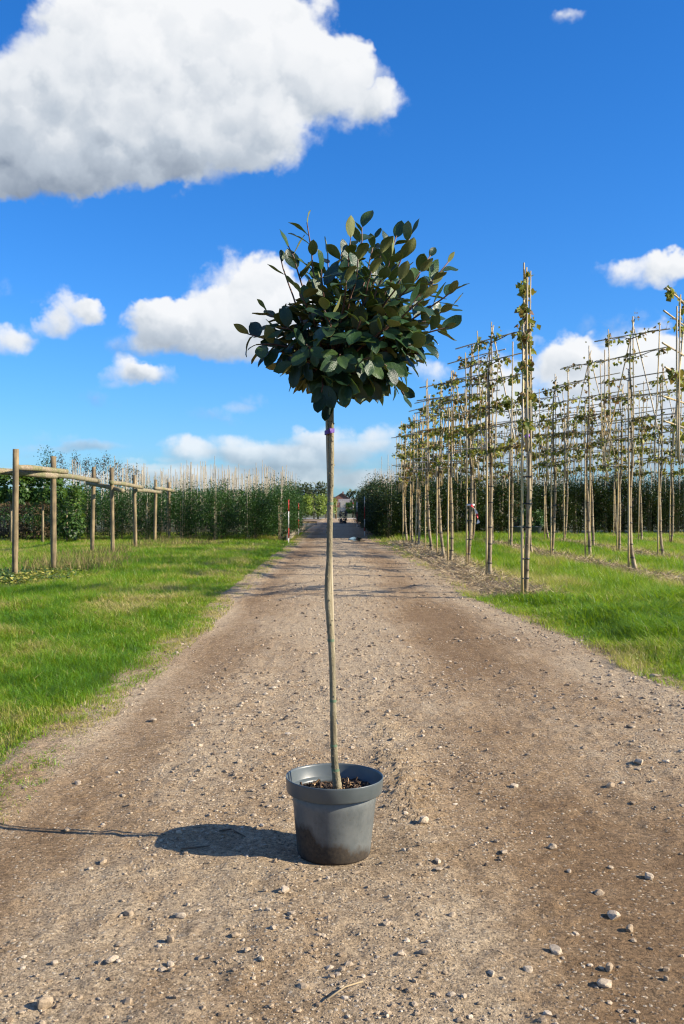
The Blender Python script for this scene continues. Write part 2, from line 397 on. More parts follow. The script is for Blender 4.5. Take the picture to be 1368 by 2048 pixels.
# puddle, crossing road, trampled earth at the far end
def blob_sheet(name, cx, cy, rx, ry, z, m, seed, kind='structure'):
    an = np.linspace(0, 2 * math.pi, 40, endpoint=False); r = 1 + .9 * fbm(np.cos(an) * 1.4 + seed, np.sin(an) * 1.4, 3)
    V = np.stack([cx + rx * r * np.cos(an), cy + ry * r * np.sin(an), np.full(40, z)], -1)
    g = MB(); g.add(np.vstack([V, [[cx, cy, z]]]), [[40, k, (k + 1) % 40] for k in range(40)])
    return tag(g.build(name, m, smooth=False), kind=kind)
_b = NB('puddle_water'); M_water = _b.fin((.03, .03, .028), .04, _b.bump(_b.noise(_b.pos(), 5, 2), .03, .01))
blob_sheet('puddle', .52, 38.6, .24, 1.6, .052, M_water, 2.)
blob_sheet('puddle', .62, 36.1, .22, .35, .050, M_water, 9.)
_b = NB('pale_concrete'); M_conc = _b.fin(_b.ramp(_b.noise(_b.pos(), 1.2, 6), [(.3, (.36, .33, .28)), (.7, (.48, .44, .38))]), .9)
g = MB(); g.add([[-14, 92.5, .012], [14, 92.5, .012], [14, 97.5, .012], [-14, 97.5, .012]], [[0, 1, 2, 3]])
tag(g.build('crossing_road', M_conc, smooth=False), kind='structure')
_b = NB('bare_earth'); M_earth = _b.fin(_b.ramp(_b.noise(_b.pos(), 2.5, 7, .7), [(.3, (.10, .065, .04)), (.7, (.27, .19, .12))]), .95)
blob_sheet('bare_earth', 1.9, 76, 3.4, 14, .008, M_earth, 5.)
blob_sheet('bare_earth', -2.6, 74, 1.9, 15, .010, M_earth, 7.)

# ------------------------------------------------------------------ gravel
M_peb = None
_b = NB('gravel_stone')
_c = _b.ramp(_b.attr(), [(0, (.07, .055, .042)), (.25, (.20, .145, .092)), (.6, (.34, .26, .17)), (1, (.55, .46, .34))])
_c = _b.mix(1, _c, _b.ramp(_b.noise(_b.pos(), 160, 4, .6), [(.3, .65), (.7, 1.2)]), 'MULTIPLY')
M_peb = _b.fin(_c, .9, _b.bump(_b.noise(_b.pos(), 220, 4), .5, .003), spec=.3)
def ico():
    t = (1 + 5 ** .5) / 2
    V = np.array([[-1, t, 0], [1, t, 0], [-1, -t, 0], [1, -t, 0], [0, -1, t], [0, 1, t], [0, -1, -t], [0, 1, -t], [t, 0, -1], [t, 0, 1], [-t, 0, -1], [-t, 0, 1]]) / math.sqrt(1 + t * t)
    Fc = np.array([[0, 11, 5], [0, 5, 1], [0, 1, 7], [0, 7, 10], [0, 10, 11], [1, 5, 9], [5, 11, 4], [11, 10, 2], [10, 7, 6], [7, 1, 8], [3, 9, 4], [3, 4, 2], [3, 2, 6], [3, 6, 8], [3, 8, 9], [4, 9, 5], [2, 4, 11], [6, 2, 10], [8, 6, 7], [9, 8, 1]])
    return V, Fc
def octa():
    return np.array([[1, 0, 0], [-1, 0, 0], [0, 1, 0], [0, -1, 0], [0, 0, 1], [0, 0, -1.]]), np.array([[0, 2, 4], [2, 1, 4], [1, 3, 4], [3, 0, 4], [2, 0, 5], [1, 2, 5], [3, 1, 5], [0, 3, 5]])
def scatter_stones(name, n, smin, smax, base, y0, y1, power, wide=True):
    bv, bf = base; k = len(bv)
    u = rng.random(n * 2); y = y0 * (y1 / y0) ** (u ** power)
    half = .36 * y + .5
    x = (rng.random(n * 2) * 2 - 1) * half
    dens = np.clip(.35 + .35 * np.exp(-((x - .05) / .5) ** 2) * (y > 4.5) - 1.6 * fbm(x * 1.7 + 5, y * 1.2, 4) - .5 * np.exp(-((x + 1.28) / .25) ** 2) - .25 * np.exp(-((x - 1.1) / .4) ** 2) + .4 * np.exp(-((x - xr(y) + .2) / .3) ** 2), .04, 1)
    ok = (x > xl(y) - .05) & (x < xr(y) + .1) & (np.hypot(x - POT.x, y - POT.y) > .17) & (rng.random(n * 2) < dens)
    x = x[ok][:n]; y = y[ok][:n]; n = len(x)
    sz = smin * (smax / smin) ** (rng.random(n) ** 2.2) * np.clip(y / 3.5, 1, 3) ** .6
    V = bv[None] * (1 + .45 * (rng.random((n, k, 1)) - .5))
    V = V * (sz[:, None, None] * .5) * np.stack([.7 + .7 * rng.random(n), .7 + .7 * rng.random(n), .45 + .4 * rng.random(n)], -1)[:, None, :]
    a = rng.random(n) * 6.28; c, s_ = np.cos(a)[:, None], np.sin(a)[:, None]
    V = np.stack([V[..., 0] * c - V[..., 1] * s_, V[..., 0] * s_ + V[..., 1] * c, V[..., 2]], -1)
    V += np.stack([x, y, height(x, y) + sz * .10], -1)[:, None, :]
    Fs = (bf[None] + (np.arange(n) * k)[:, None, None]).reshape(-1, 3)
    g = MB(); g.add(V.reshape(-1, 3), Fs, 0, np.repeat(np.clip(np.where(rng.random(n) < .12, rng.normal(.34, .1, n), rng.normal(.62, .20, n)), 0, 1), k))
    return tag(g.build(name, M_peb, smooth=False), 'pale crushed gravel strewn over the dirt track', 'gravel', kind='stuff')
scatter_stones('coarse_gravel', 17000, .007, .024, ico(), 1.7, 26, 1.0)
o = scatter_stones('fine_gravel', 70000, .0035, .009, octa(), 1.7, 15, 1.0)
o['label'] = 'fine sandy grit between the stones of the dirt track'

# single loose stones
def stone_mesh(seed, flat=.65):
    V, Fc = ico(); r_ = np.random.default_rng(seed)
    for _ in range(2 if seed % 3 == 0 else 1):
        V = list(map(tuple, V)); cache = {}; nf = []
        def mid(a, b):
            key = (min(a, b), max(a, b))
            if key not in cache:
                q = np.array(V[a]) + np.array(V[b]); V.append(tuple(q / np.linalg.norm(q))); cache[key] = len(V) - 1
            return cache[key]
        for a, b_, c in Fc:
            ab, bc, ca = mid(a, b_), mid(b_, c), mid(c, a); nf += [[a, ab, ca], [b_, bc, ab], [c, ca, bc], [ab, bc, ca]]
        V = np.array(V); Fc = np.array(nf)
    P_ = V.copy()
    for _ in range(12):                                   # chip flat faces off the lump
        d = r_.normal(size=3); d /= np.linalg.norm(d); cut = .50 + .36 * r_.random()
        dd = P_ @ d; P_ = P_ - np.clip(dd - cut, 0, None)[:, None] * d * .9
    P_ *= (1 + .10 * fbm(V[:, 0] * 3 + seed, V[:, 1] * 3 + V[:, 2] * 2, 3))[:, None]
    P_ *= np.array([1, .62 + .3 * r_.random(), flat * (.75 + .4 * r_.random())])
    g = MB(); g.add(P_, Fc, 0, .56 + .32 * r_.random()); me = g.mesh('stone', M_peb, smooth=False); return me
STM = [stone_mesh(k) for k in range(9)]
def put_stone(px, py, w_px, k, label, grp='loose stones on the track', sink=.25):
    x, y = gp(px, py); o = link('stone', STM[k % 9]); r_ = w_px / F * y * .58
    o.scale = (r_, r_, r_); o.rotation_euler = (0, 0, rng.random() * 6.28)
    o.location = (x, y, zat(x, y) + r_ * .22)
    tag(o, label, 'stone', grp); return o
put_stone(568, 1805, 27, 0, 'chunky pale stone in front of the shaded side of the pot, standing on the grit')
put_stone(846, 1665, 26, 1, 'angular pale stone on the sunny side of the pot casting a shadow')
put_stone(876, 1738, 22, 2, 'upright pale stone among crumbs of gravel, a little beyond the pot base')
put_stone(254, 1846, 24, 3, 'flat grey stone with a sharp dark shadow on bare dirt')
put_stone(1212, 1982, 32, 4, 'smooth grey flat stone lying beside a paler one')
put_stone(1220, 1950, 28, 5, 'whitish flat stone beside a smooth grey one')
put_stone(133, 1667, 16, 6, 'round pale stone lying on the thin shadow of the stem')
for k, (px, py, wp) in enumerate([(205, 1738, 18), (180, 1750, 14), (340, 1902, 24), (470, 1893, 20), (494, 1922, 18), (582, 1853, 18), (362, 1852, 24), (340, 1945, 20), (225, 1940, 28), (200, 1940, 18),
        (108, 1942, 16), (85, 2030, 40), (657, 1856, 14), (905, 1846, 18), (878, 1757, 16), (1110, 1915, 34), (1058, 1958, 22), (984, 1966, 24), (872, 2012, 18), (1228, 1842, 30), (1262, 1870, 24),
        (1200, 1795, 22), (1105, 1703, 20), (1010, 1718, 16), (1140, 1750, 14), (1300, 1762, 24), (1280, 1538, 26), (1222, 1582, 20), (1030, 1582, 18), (1070, 1480, 14), (1168, 1505, 14), (845, 1472, 12),
        (305, 1446, 20), (400, 1500, 12), (155, 1572, 16), (240, 1850, 12), (850, 1928, 24), (800, 1930, 18), (1335, 1970, 16), (720, 1962, 14), (600, 1720, 10), (1310, 1362, 20), (640, 1595, 9)]):
    put_stone(px, py, wp, k + 3, 'small pale loose stone lying on the brown dirt of the track')
# twigs lying in the pot's shadow
M_twig = mat_wood('dead_twig', [(.3, (.05, .035, .02)), (.7, (.16, .11, .07))])
for q, lab in (([(438, 1680), (462, 1677), (490, 1690)], 'thin curved dead twig lying across the pot shadow'), ([(362, 1718), (390, 1714), (418, 1707)], 'short dead twig at the rim of the pot shadow')):
    P_ = []
    for a, b_ in q:
        x, y = gp(a, b_); P_.append((x, y, zat(x, y) + .006))
    tag(MB().tube(P_, [.003, .004, .0025], 6).build('twig', M_twig), lab, 'twig')
x, y = gp(690, 2008)
tag(MB().tube([(x - .05, y - .06, zat(x, y) + .006), (x, y, zat(x, y) + .012), (x + .05, y + .04, zat(x, y) + .008)], .0028, 5).build('straw_stalk', M_straw), 'single yellow straw stalk lying on the dirt', 'straw')

# ------------------------------------------------------------------ grass
M_grass = mat_foliage('grass_blade', [(0, (.030, .085, .004)), (.35, (.090, .225, .005)), (.65, (.175, .315, .010)), (.85, (.34, .33, .05)), (1, (.48, .38, .16))], .45, .45, (.46, .62, .015))
STRIPS = [(ROWX[0], .55, 14.3, 37), (ROWX[1], .42, 15.2, 38), (ROWX[2], .35, 21, 38), (ROWX[3], .35, 30, 40)]
def make_grass(side):
    xs, ys = [], []
    for y in np.arange(4.2, 47, .4):
        rho = 6200 * min(1, (8 / y)) ** 1.45
        m = .342 * y + (1.0 if y < 20 else 1.6)
        lo, hi = (-m, float(xl(y)) + .12) if side < 0 else (float(xr(y)) - .12, m)
        if hi <= lo: continue
        n = int(rho * .4 * (hi - lo)); xs.append(lo + rng.random(n) * (hi - lo)); ys.append(y + rng.random(n) * .4)
    x = np.concatenate(xs); y = np.concatenate(ys)
    e = (xl(y) - x) if side < 0 else (x - xr(y))
    jag = e + .34 * fbm(x * 4, y * 3, 4)
    keep = rng.random(len(x)) < sstep(jag, -.16, .06)
    patch = fbm(x * 1.1, y * .8, 4)
    keep &= rng.random(len(x)) < np.clip(1.05 + 1.3 * fbm(x * 2.4 + 9, y * 1.7, 3), .35, 1)
    dry = np.zeros(len(x))
    if side > 0:
        for f, w, a, b_ in STRIPS:
            dx = np.abs(x - f(y) + (.12 if f is ROWX[0] else 0)) + .3 * fbm(x * 3, y * 2, 3)
            inside = (y > a) & (y < b_) & (dx < w)
            keep &= ~(inside & (rng.random(len(x)) < .93))
            dry = np.maximum(dry, (1 - sstep(dx, w, w + .25)) * ((y > a) & (y < b_)))
        # stony shoulder between track and first row
        sh = (y > 15.5) & (x < ROWX[0](y)); keep &= ~(sh & (rng.random(len(x)) < np.clip(.75 + 1.6 * fbm(x * 1.6, y * .9 + 30, 3), .25, 1)))
    else:
        bare = np.hypot((x + 6.1) / .75, (y - 16.9) / .7); keep &= ~((bare < 1) & (rng.random(len(x)) < .8))
        keep &= ~((y > 36.2) & (x < -2.0) & (rng.random(len(x)) < .6))
    if side > 0: keep &= ~((y > 43) & (x > 1.0))
    x, y, e, patch, dry = x[keep], y[keep], e[keep], patch[keep], dry[keep]; n = len(x)
    h = (.042 + .058 * sstep(e, .05, .9)) * (.55 + .9 * rng.random(n)) * (1 + 1.6 * fbm(x * 1.5 + 2, y * 1.3, 3) + 1.1 * fbm(x * 6, y * 5, 2))
    if side > 0: h *= 1.6 * (1 + 1.4 * fbm(x * 2.2 + 50, y * 1.8, 3)); patch = patch + .10
    h = np.clip(h, .02, .30)
    w = .0042 * (.7 + .6 * rng.random(n)) * np.clip(y / 7.5, 1, 5)
    a = rng.random(n) * 6.28; lean = h * (.35 + 1.0 * rng.random(n)); la = a + 1.57 + rng.normal(0, .4, n)
    tint = np.clip(.44 + 1.35 * patch + rng.normal(0, .13, n) + .5 * dry + .25 * (1 - sstep(e, 0, .35)) + .35 * (rng.random(n) < .06), 0, 1)
    if side < 0:                # paler, drier sward on this verge
        tint = np.clip(tint + .17 + .9 * fbm(x * 5, y * 4, 3) + .55 * np.clip(fbm(x * .8 + 30, y * .6, 3), 0, 1), 0, 1)
    ca, sa = np.cos(a) * w / 2, np.sin(a) * w / 2; lx, ly = np.cos(la) * lean, np.sin(la) * lean
    B0 = np.stack([x - ca, y - sa, np.zeros(n)], -1); B1 = np.stack([x + ca, y + sa, np.zeros(n)], -1)
    Mx = np.stack([x + lx * .3, y + ly * .3, h * .6], -1); off = np.stack([ca * .8, sa * .8, np.zeros(n)], -1)
    T = np.stack([x + lx, y + ly, h * (.95 - .25 * rng.random(n))], -1)
    near = y < 14; g = MB()
    k = int(near.sum()); b5 = np.arange(k)[:, None] * 5
    V = np.stack([B0[near], B1[near], (Mx + off)[near], (Mx - off)[near], T[near]], 1)
    g.add(V.reshape(-1, 3), [b5 + [0, 1, 2, 3], b5 + [3, 2, 4]], 0, np.repeat(tint[near], 5))
    fr = ~near; k = int(fr.sum()); b3 = np.arange(k)[:, None] * 3
    g.add(np.stack([B0[fr], B1[fr], T[fr]], 1).reshape(-1, 3), b3 + [0, 1, 2], 0, np.repeat(tint[fr], 3))
    o = g.build('grass', M_grass)
    return tag(o, 'yellowish mown grass verge below the log fence' if side < 0 else 'lush green grass growing between the pleached tree rows', 'grass', kind='stuff')
make_grass(-1); make_grass(1)

def make_straw():
    g = MB()
    for f, w, a, b_, n in ((ROWX[0], .62, 14.2, 34, 9000), (ROWX[1], .42, 15.5, 34, 4500), (ROWX[2], .36, 22, 36, 2000)):
        y = a + (b_ - a) * rng.random(n) ** 1.4; x = f(y) - (.12 if f is ROWX[0] else 0) + rng.normal(0, w * .5, n)
        ok = fbm(x * 1.5, y * 1.2, 3) > -.13; x, y = x[ok], y[ok]; n = len(x)
        an = rng.random(n) * 6.28; ln = .08 + .22 * rng.random(n); el_ = np.abs(rng.normal(.12, .28, n))
        d = np.stack([np.cos(an) * np.cos(el_), np.sin(an) * np.cos(el_), np.sin(el_)], -1)
        z = .015 + .09 * rng.random(n) * np.exp(-((x - f(y)) / w) ** 2)
        g.leaves(np.stack([x, y, z], -1), d, rng.normal(size=(n, 3)), ln, .007 * np.clip(y / 14, 1, 3), np.clip(rng.normal(.55, .28, n), 0, 1), .1)
    tag(g.build('straw', M_straw), 'dry straw and dead grass along the tree rows', 'straw', kind='stuff')
make_straw()

# tall dead weeds and ground cover round the log fence posts
def make_weeds():
    g = MB(); n = 5200
    cs = np.array([(-5.75, 19.6, .8), (-5.2, 20.8, .9), (-6.6, 25.5, 1.1), (-6.1, 27.2, .8), (-6.2, 30.8, .8), (-6.4, 35.4, 1.0), (-5.0, 33, 1.2), (-5.6, 23, 1.), (-6.3, 21.5, .9)])
    c = cs[rng.integers(0, len(cs), n)]; x = c[:, 0] + rng.normal(0, .42, n) * c[:, 2]; y = c[:, 1] + rng.normal(0, .8, n) * c[:, 2]
    an = rng.random(n) * 6.28; el_ = .75 + .75 * rng.random(n); h = .08 + .30 * rng.random(n) ** 2
    d = np.stack([np.cos(an) * np.cos(el_), np.sin(an) * np.cos(el_), np.sin(el_)], -1)
    g.leaves(np.stack([x, y, np.zeros(n)], -1), d, rng.normal(size=(n, 3)), h, .011, np.clip(rng.normal(.35, .3, n), 0, 1), .1)
    tag(g.build('dead_weeds', M_weed), 'brown dead weeds growing round the log fence posts', 'weeds', kind='stuff')
    g = MB(); n = 2600
    x = -5.9 + rng.normal(0, .42, n); y = 18.1 + rng.normal(0, .75, n); an = rng.random(n) * 6.28
    d = np.stack([np.cos(an), np.sin(an), rng.normal(.1, .25, n)], -1)
    nr = np.stack([rng.normal(0, .4, n), rng.normal(0, .4, n), np.ones(n)], -1)
    g.leaves(np.stack([x, y, .03 + .10 * rng.random(n)], -1), d, nr, .06 + .04 * rng.random(n), .045, np.clip(.35 + .45 * fbm(x * 3, y * 2, 2) * 2 + .25 * (x > -5.8) + rng.normal(0, .2, n), 0, 1), .15)
    tag(g.build('ground_cover', M_cover), 'low leafy ground cover turning yellow at the foot of the first posts', 'ground cover', kind='stuff')
M_weed = mat_foliage('dead_weed', [(0, (.10, .13, .02)), (.4, (.19, .16, .05)), (.7, (.24, .15, .07)), (1, (.36, .28, .12))], .8, .25, (.35, .30, .08))
M_cover = mat_foliage('ground_cover', [(0, (.03, .07, .02)), (.5, (.07, .13, .03)), (.75, (.28, .30, .05)), (1, (.50, .42, .10))], .5, .2)
make_weeds()

_b = NB('pole_red'); M_pr = _b.fin((.50, .035, .022), .5)
_b = NB('pole_white'); M_pw = _b.fin((.72, .69, .62), .5)
# ------------------------------------------------------------------ log fence
M_log = mat_wood('weathered_log', [(.36, (.055, .045, .030)), (.5, (.19, .140, .072)), (.64, (.36, .27, .14))], (20, 20, 1.6), .85, .8)
_b = NB('mossy_log'); _p = _b.co(); _n = _b.noise(_b.map(_p, (2, 2, 2)), 3, 5); _n2 = _b.noise(_p, 45, 5, .7)
M_rail = _b.fin(_b.mix(_b.ramp(_n, [(.42, 0), (.58, 1)]), _b.ramp(_n2, [(.35, (.13, .10, .065)), (.65, (.36, .29, .19))]), _b.ramp(_n2, [(.35, (.085, .09, .035)), (.65, (.25, .235, .11))])), .85, _b.bump(_n2, .6, .01))
def make_fence():
    posts = [(-7.25, 17.6, 2.35), (-5.89, 18.0, 2.36), (-5.57, 19.3, 2.29), (-6.85, 27.4, 2.38), (-6.1, 26.6, 2.34), (-6.28, 30.4, 2.25), (-6.67, 35.6, 2.24), (-6.4, 37.0, 2.18)]
    root = empty('log_fence', (-5.89, 18, 0))
    tag(root, 'weathered log fence of round posts carrying staggered horizontal rails', 'fence')
    o0 = Vector((-5.89, 18, 0))
    for k, (x, y, h) in enumerate(posts):
        r_ = np.random.default_rng(k); lx, ly = r_.normal(0, .015, 2)
        zz = np.linspace(-.05, h, 9)
        P_ = [(x - o0.x + lx * z, y - o0.y + ly * z, z) for z in zz]
        MB().tube(P_, .054 * (1 + .04 * r_.normal(size=9)), 14).build('post', M_log, root)
    def rail(p0, p1, r):
        p0 = Vector(p0) - o0; p1 = Vector(p1) - o0
        P_ = [p0.lerp(p1, t) + Vector((0, 0, .012 * math.sin(t * 5 + p0.x))) for t in np.linspace(0, 1, 9)]
        MB().tube(P_, r * (1 + .05 * np.random.default_rng(int(abs(p0.x * 99))).normal(size=9)), 14).build('rail', M_rail, root)
    # each rail lies against the camera side or the far side of the posts it joins
    rail(pt(-110, 937, 17.45), pt(113, 951, 19.16), .062)
    rail(pt(30, 935, 18.14), pt(134, 942, 19.5), .052)
    rail(pt(102, 949, 19.14), pt(197, 961, 27.2), .06)
    rail(pt(175, 965.5, 27.3), pt(246, 981, 26.42), .06)
    rail(pt(222, 965, 26.43), pt(284, 974, 30.3), .06)
    rail(pt(271, 980, 30.25), pt(320, 984, 35.45), .058)
    rail(pt(309, 976, 35.44), pt(346, 981, 36.86), .058)
make_fence()

# ------------------------------------------------------------------ pleached trees on bamboo frames
_b = NB('bamboo_cane'); _p = _b.co(); _w = _b.noise(_b.map(_p, (60, 60, 6)), 1, 4)
M_bam = _b.fin(_b.mix(_b.ramp(_b.noise(_p, .9, 3), [(.4, 0), (.6, 1)]), _b.ramp(_w, [(.3, (.36, .245, .09)), (.7, (.64, .475, .21))]), _b.ramp(_w, [(.3, (.20, .175, .125)), (.7, (.46, .40, .29))])), .45, spec=.5)
_b = NB('pleached_bark'); _p = _b.co(); _n = _b.noise(_b.map(_p, (10, 10, 2.2)), 1.6, 6, .65); _n2 = _b.noise(_p, 60, 4)
M_bark = _b.fin(_b.ramp(_n, [(.34, (.085, .065, .038)), (.5, (.26, .20, .115)), (.68, (.44, .36, .22))]), .8, _b.bump(_n2, .4, .006))
M_branch = mat_wood('dark_branch', [(.3, (.035, .03, .02)), (.7, (.11, .085, .05))], (40, 40, 40))
_b = NB('black_tie'); M_tie = _b.fin((.012, .012, .013), .5)
M_lime = mat_foliage('autumn_lime_leaf', [(0, (.075, .035, .015)), (.3, (.20, .09, .03)), (.5, (.13, .11, .02)), (.75, (.10, .17, .02)), (1, (.38, .36, .04))], .55, .35, (.4, .35, .05))
_b = NB('violet_tag'); M_violet = _b.fin((.23, .07, .52), .5)
def espalier(x, y, yaw, H, label, grp, seed, width=1.25, lush=1.0, z0f=.53):
    r_ = np.random.default_rng(seed); root = empty('pleached_tree', (x, y, 0), yaw)
    tag(root, label, 'tree', grp)
    R = lambda a, b_: a + (b_ - a) * r_.random()
    # trunk: foot bent, then upright
    zs = np.linspace(-.03, H * .93, 22); bx, by = R(-.16, .16), R(-.1, .1); ph = R(0, 6)
    tx = bx * np.exp(-zs / .45) + .022 * np.sin(zs * 2.1 + ph) + .012 * np.sin(zs * 5 + ph); ty = by * np.exp(-zs / .5) + .02 * np.sin(zs * 1.7 + ph)
    rad = np.interp(zs, [0, .25, 1.8, H], [.047, .037, .029, .009])
    rad = rad * (1 + .06 * r_.normal(size=22))
    tr = MB().tube(np.stack([tx, ty, zs], -1), rad, 9)
    for k in range(9):                               # pruned knots
        z = R(.2, 1.9); a = R(0, 6.28); cx_, cy_ = np.interp(z, zs, tx), np.interp(z, zs, ty); rr = np.interp(z, zs, rad)
        tr.tube([(cx_, cy_, z), (cx_ + math.cos(a) * rr * 1.35, cy_ + math.sin(a) * rr * 1.35, z + .012)], [.017, .011], 6)
    tr.build('trunk', M_bark, root)
    def cane(p0, p1, r=.011, name='cane'):
        r *= 1.28; p0, p1 = Vector(p0), Vector(p1); n = 7
        P_ = [p0.lerp(p1, t) + Vector((0, .010 * math.sin(3.1 * t + seed), .012 * math.sin(3.14 * t))) for t in np.linspace(0, 1, n)]
        return MB().tube(P_, np.linspace(r, r * .8, n), 6).build(name, M_bam, root)
    side = -1 if r_.random() < .8 else 1
    # stake beside the trunk, on the track side
    wl = Matrix.Rotation(-yaw, 3, 'Z') @ Vector((-.085, -.035, 0))
    cane((wl.x + bx * .3, wl.y + by * .3, -.02), (wl.x * .75, wl.y * .75, H * z0f + .75 + R(0, .5)), .017, 'stake')
    tiers = np.linspace(H * z0f, H * .945, 6) + r_.normal(0, .02, 6)
    for k, z in enumerate(tiers):
        w0, w1 = width * R(.85, 1.12), width * R(.85, 1.12)
        cane((-w0, .03, z + R(-.05, .05)), (w1, .03, z + R(-.05, .05)), .0105)
    for sgn in (-1, 1):
        cane((sgn * width * R(.55, .7), -.012, tiers[0] - R(.2, .5)), (sgn * width * R(.55, .72), -.012, tiers[-1] + R(-.2, .15)), .011, 'upright')
        cane((sgn * width * R(.5, .75), .052, tiers[0] - R(.15, .4)), (-sgn * R(.02, .07), .052, H + R(-.05, .1)), .0115, 'brace')
    for _c in range(3):                              # loose canes tied in at a slant
        xa = R(-.8, .8) * width; cane((xa, -.04, tiers[0] - R(.0, .5)), (xa + R(-.25, .25), -.04, tiers[0] + R(1.0, H - tiers[0])), .010, 'upright')
    cane((.045, .02, tiers[0] - R(.3, .6)), (.02, .02, H + R(0, .15)), .012, 'upright')
    br = MB(); ps, ds, ns, ls, tt = [], [], [], [], []
    for z in tiers:
        for sgn in (-1, 1):
            if r_.random() < .12: continue
            L_ = width * R(.45, .95); t = np.linspace(0, 1, 7)
            P_ = np.stack([sgn * L_ * t, .03 + .022 * np.sin(t * 9 + z), z - .05 * (1 - t) ** 2 + .02 * np.sin(t * 7 + z)], -1)
            br.tube(P_, np.linspace(.011, .004, 7), 5)
            for _ in range(int(R(5, 11) * lush * (1.25 if z < H * .72 else .85))):
                c = P_[0] + (P_[-1] - P_[0]) * r_.random(); a = R(0, 6.28)
                if r_.random() < .45:
                    e = c + np.array([R(-.06, .06), R(-.07, .07), R(-.02, .13)]); br.tube([c, e], [.003, .0018], 4, False); c = e
                for _q in range(r_.integers(2, 8)):
                    ps.append(c + r_.normal(0, .034, 3)); ds.append([r_.normal(0, .5), r_.normal(0, .5), r_.normal(-.7, .5)]); ns.append(r_.normal(size=3)); ls.append(R(.05, .115))
                    tt.append(R(.15, 1))
    for z in np.arange(tiers[0] - .1, H + .05, .085):
        if r_.random() < .7 * lush:
            c = np.array([np.interp(z, zs, tx), .01, z]) + r_.normal(0, .05, 3)
            for _q in range(r_.integers(1, 4)):
                ps.append(c + r_.normal(0, .025, 3)); ds.append([r_.normal(0, .6), r_.normal(0, .6), r_.normal(-.5, .5)]); ns.append(r_.normal(size=3)); ls.append(R(.05, .10)); tt.append(R(0, 1))
    br.build('branches', M_branch, root)['kind'] = 'stuff'
    lf = MB(); ls = np.array(ls) * (1 + max(0, y - 20) * .012)
    tt = np.clip(.14 + np.array(tt) * .70 + .5 * vnoise(np.array(ps)[:, 0] * 2 + seed, np.array(ps)[:, 2] * 2) - .15, 0, 1)
    lf.leaves(ps, ds, ns, ls, ls * .85, tt, .22)
    lf.build('leaves', M_lime, root)['kind'] = 'stuff'
    ti = MB()
    for z in np.arange(.28, tiers[0] + .4, .36):
        z += R(-.06, .06); cx_, cy_ = np.interp(z, zs, tx), np.interp(z, zs, ty)
        ti.tube([(cx_, cy_, z - .010), (cx_, cy_, z + .010)], np.interp(z, zs, rad) + .006, 10)
        ti.tube([(cx_, cy_, z), (wl.x * .9, wl.y * .9, z)], .009, 6)
    ti.build('tie_bands', M_tie, root)['kind'] = 'stuff'
    return root
YAW = math.atan2(-.92, .38)
row1 = [(2.64, 14.2), (2.72, 18.4), (2.71, 21.1), (2.48, 22.5), (2.41, 24.7), (2.36, 27.6), (2.37, 30.8), (2.30, 32.7), (2.28, 36.5)]
h1 = [4.68, 4.62, 4.70, 4.35, 4.2, 4.3, 4.15, 4.2, 4.1]
for k, ((x, y), h) in enumerate(zip(row1, h1)):
    yaw = math.atan2(.985, .185) - .03 if k == 0 else YAW + rng.normal(0, .09)
    t = espalier(x, y, yaw, h, f'pleached tree on bamboo canes, {ORD[k]} from the open grass, row beside the track', 'pleached trees in the row beside the track', 100 + k, 1.25 if k else .95, (1.9, 1.5, 1.3)[k] if k < 3 else 1.3)
    if k == 0:
        MB().tube([(-.01, 0, 2.31), (.0, .0, 2.345)], .041, 10).build('violet_tag', M_violet, t)
row2 = [(5.05, 14.5), (5.69, 19.7), (5.30, 25.0), (6.07, 24.7), (5.05, 26.8), (5.1, 30.1), (5.0, 33.5), (4.9, 37)]
h2 = [4.5, 5.0, 4.5, 5.15, 4.4, 4.4, 4.3, 4.3]
for k, ((x, y), h) in enumerate(zip(row2, h2)):
    yaw = math.atan2(.87, .5) if k == 0 else YAW + .05 + rng.normal(0, .09)
    espalier(x, y, yaw, h, f'sparse pleached tree, {ORD[k]} from the open grass, second row from the track', 'pleached trees in the second row', 200 + k, 1.2 if k else 1.65, .9 if k else 1.6)
row3 = [(7.97, 25.0), (7.8, 28.0), (7.68, 30.8), (7.5, 33.4), (7.75, 38.0)]
for k, (x, y) in enumerate(row3):
    espalier(x, y, YAW + .1 + rng.normal(0, .1), 4.6 + .2 * rng.random(), f'slender pleached tree, {ORD[k]} from the open grass, third row from the track', 'pleached trees in the third row', 300 + k, 1.2, 1.1)
row4 = [(11.3, 34.2), (10.9, 36.5), (10.8, 39.5), (11.9, 31.5)]
for k, (x, y) in enumerate(row4):
    espalier(x, y, YAW + rng.normal(0, .1), 4.5 + .3 * rng.random(), 'thin pleached tree on cane frame in the fourth row, close before the dark hedge', 'pleached trees in the fourth row', 400 + k, 1.2, 1.1)
# barrier tape tied to the third tree
_b = NB('barrier_tape'); _s = _b.n('ShaderNodeSeparateXYZ'); _b.put(_s.inputs[0], _b.co())
_f = _b.math('GREATER_THAN', _b.math('FRACT', _b.math('MULTIPLY', _b.math('ADD', _s.outputs[2], .02), 4.2)), .52)
M_tape = _b.fin(_b.mix(_f, (.75, .73, .72), (.60, .02, .03)), .45)
g = MB(); P0 = pt(943, 1010, 20.95); P1 = pt(959, 1046, 20.85); Vv = []; n = 10
for k in range(n):
    t = k / (n - 1); c = P0.lerp(P1, t) + Vector((.03 * math.sin(t * 4), 0, .02 * math.sin(t * 6))); wv = Vector((.03 * math.cos(t * 5 + 1), .035 * math.sin(t * 5), .02))
    Vv += [tuple(c - wv), tuple(c + wv)]
g.add(Vv, [[2 * k, 2 * k + 1, 2 * k + 3, 2 * k + 2] for k in range(n - 1)])
g.tube([(P0.x, 21.1, P0.z - .022), (P0.x, 21.1, P0.z + .022)], .085, 12, True, 1)
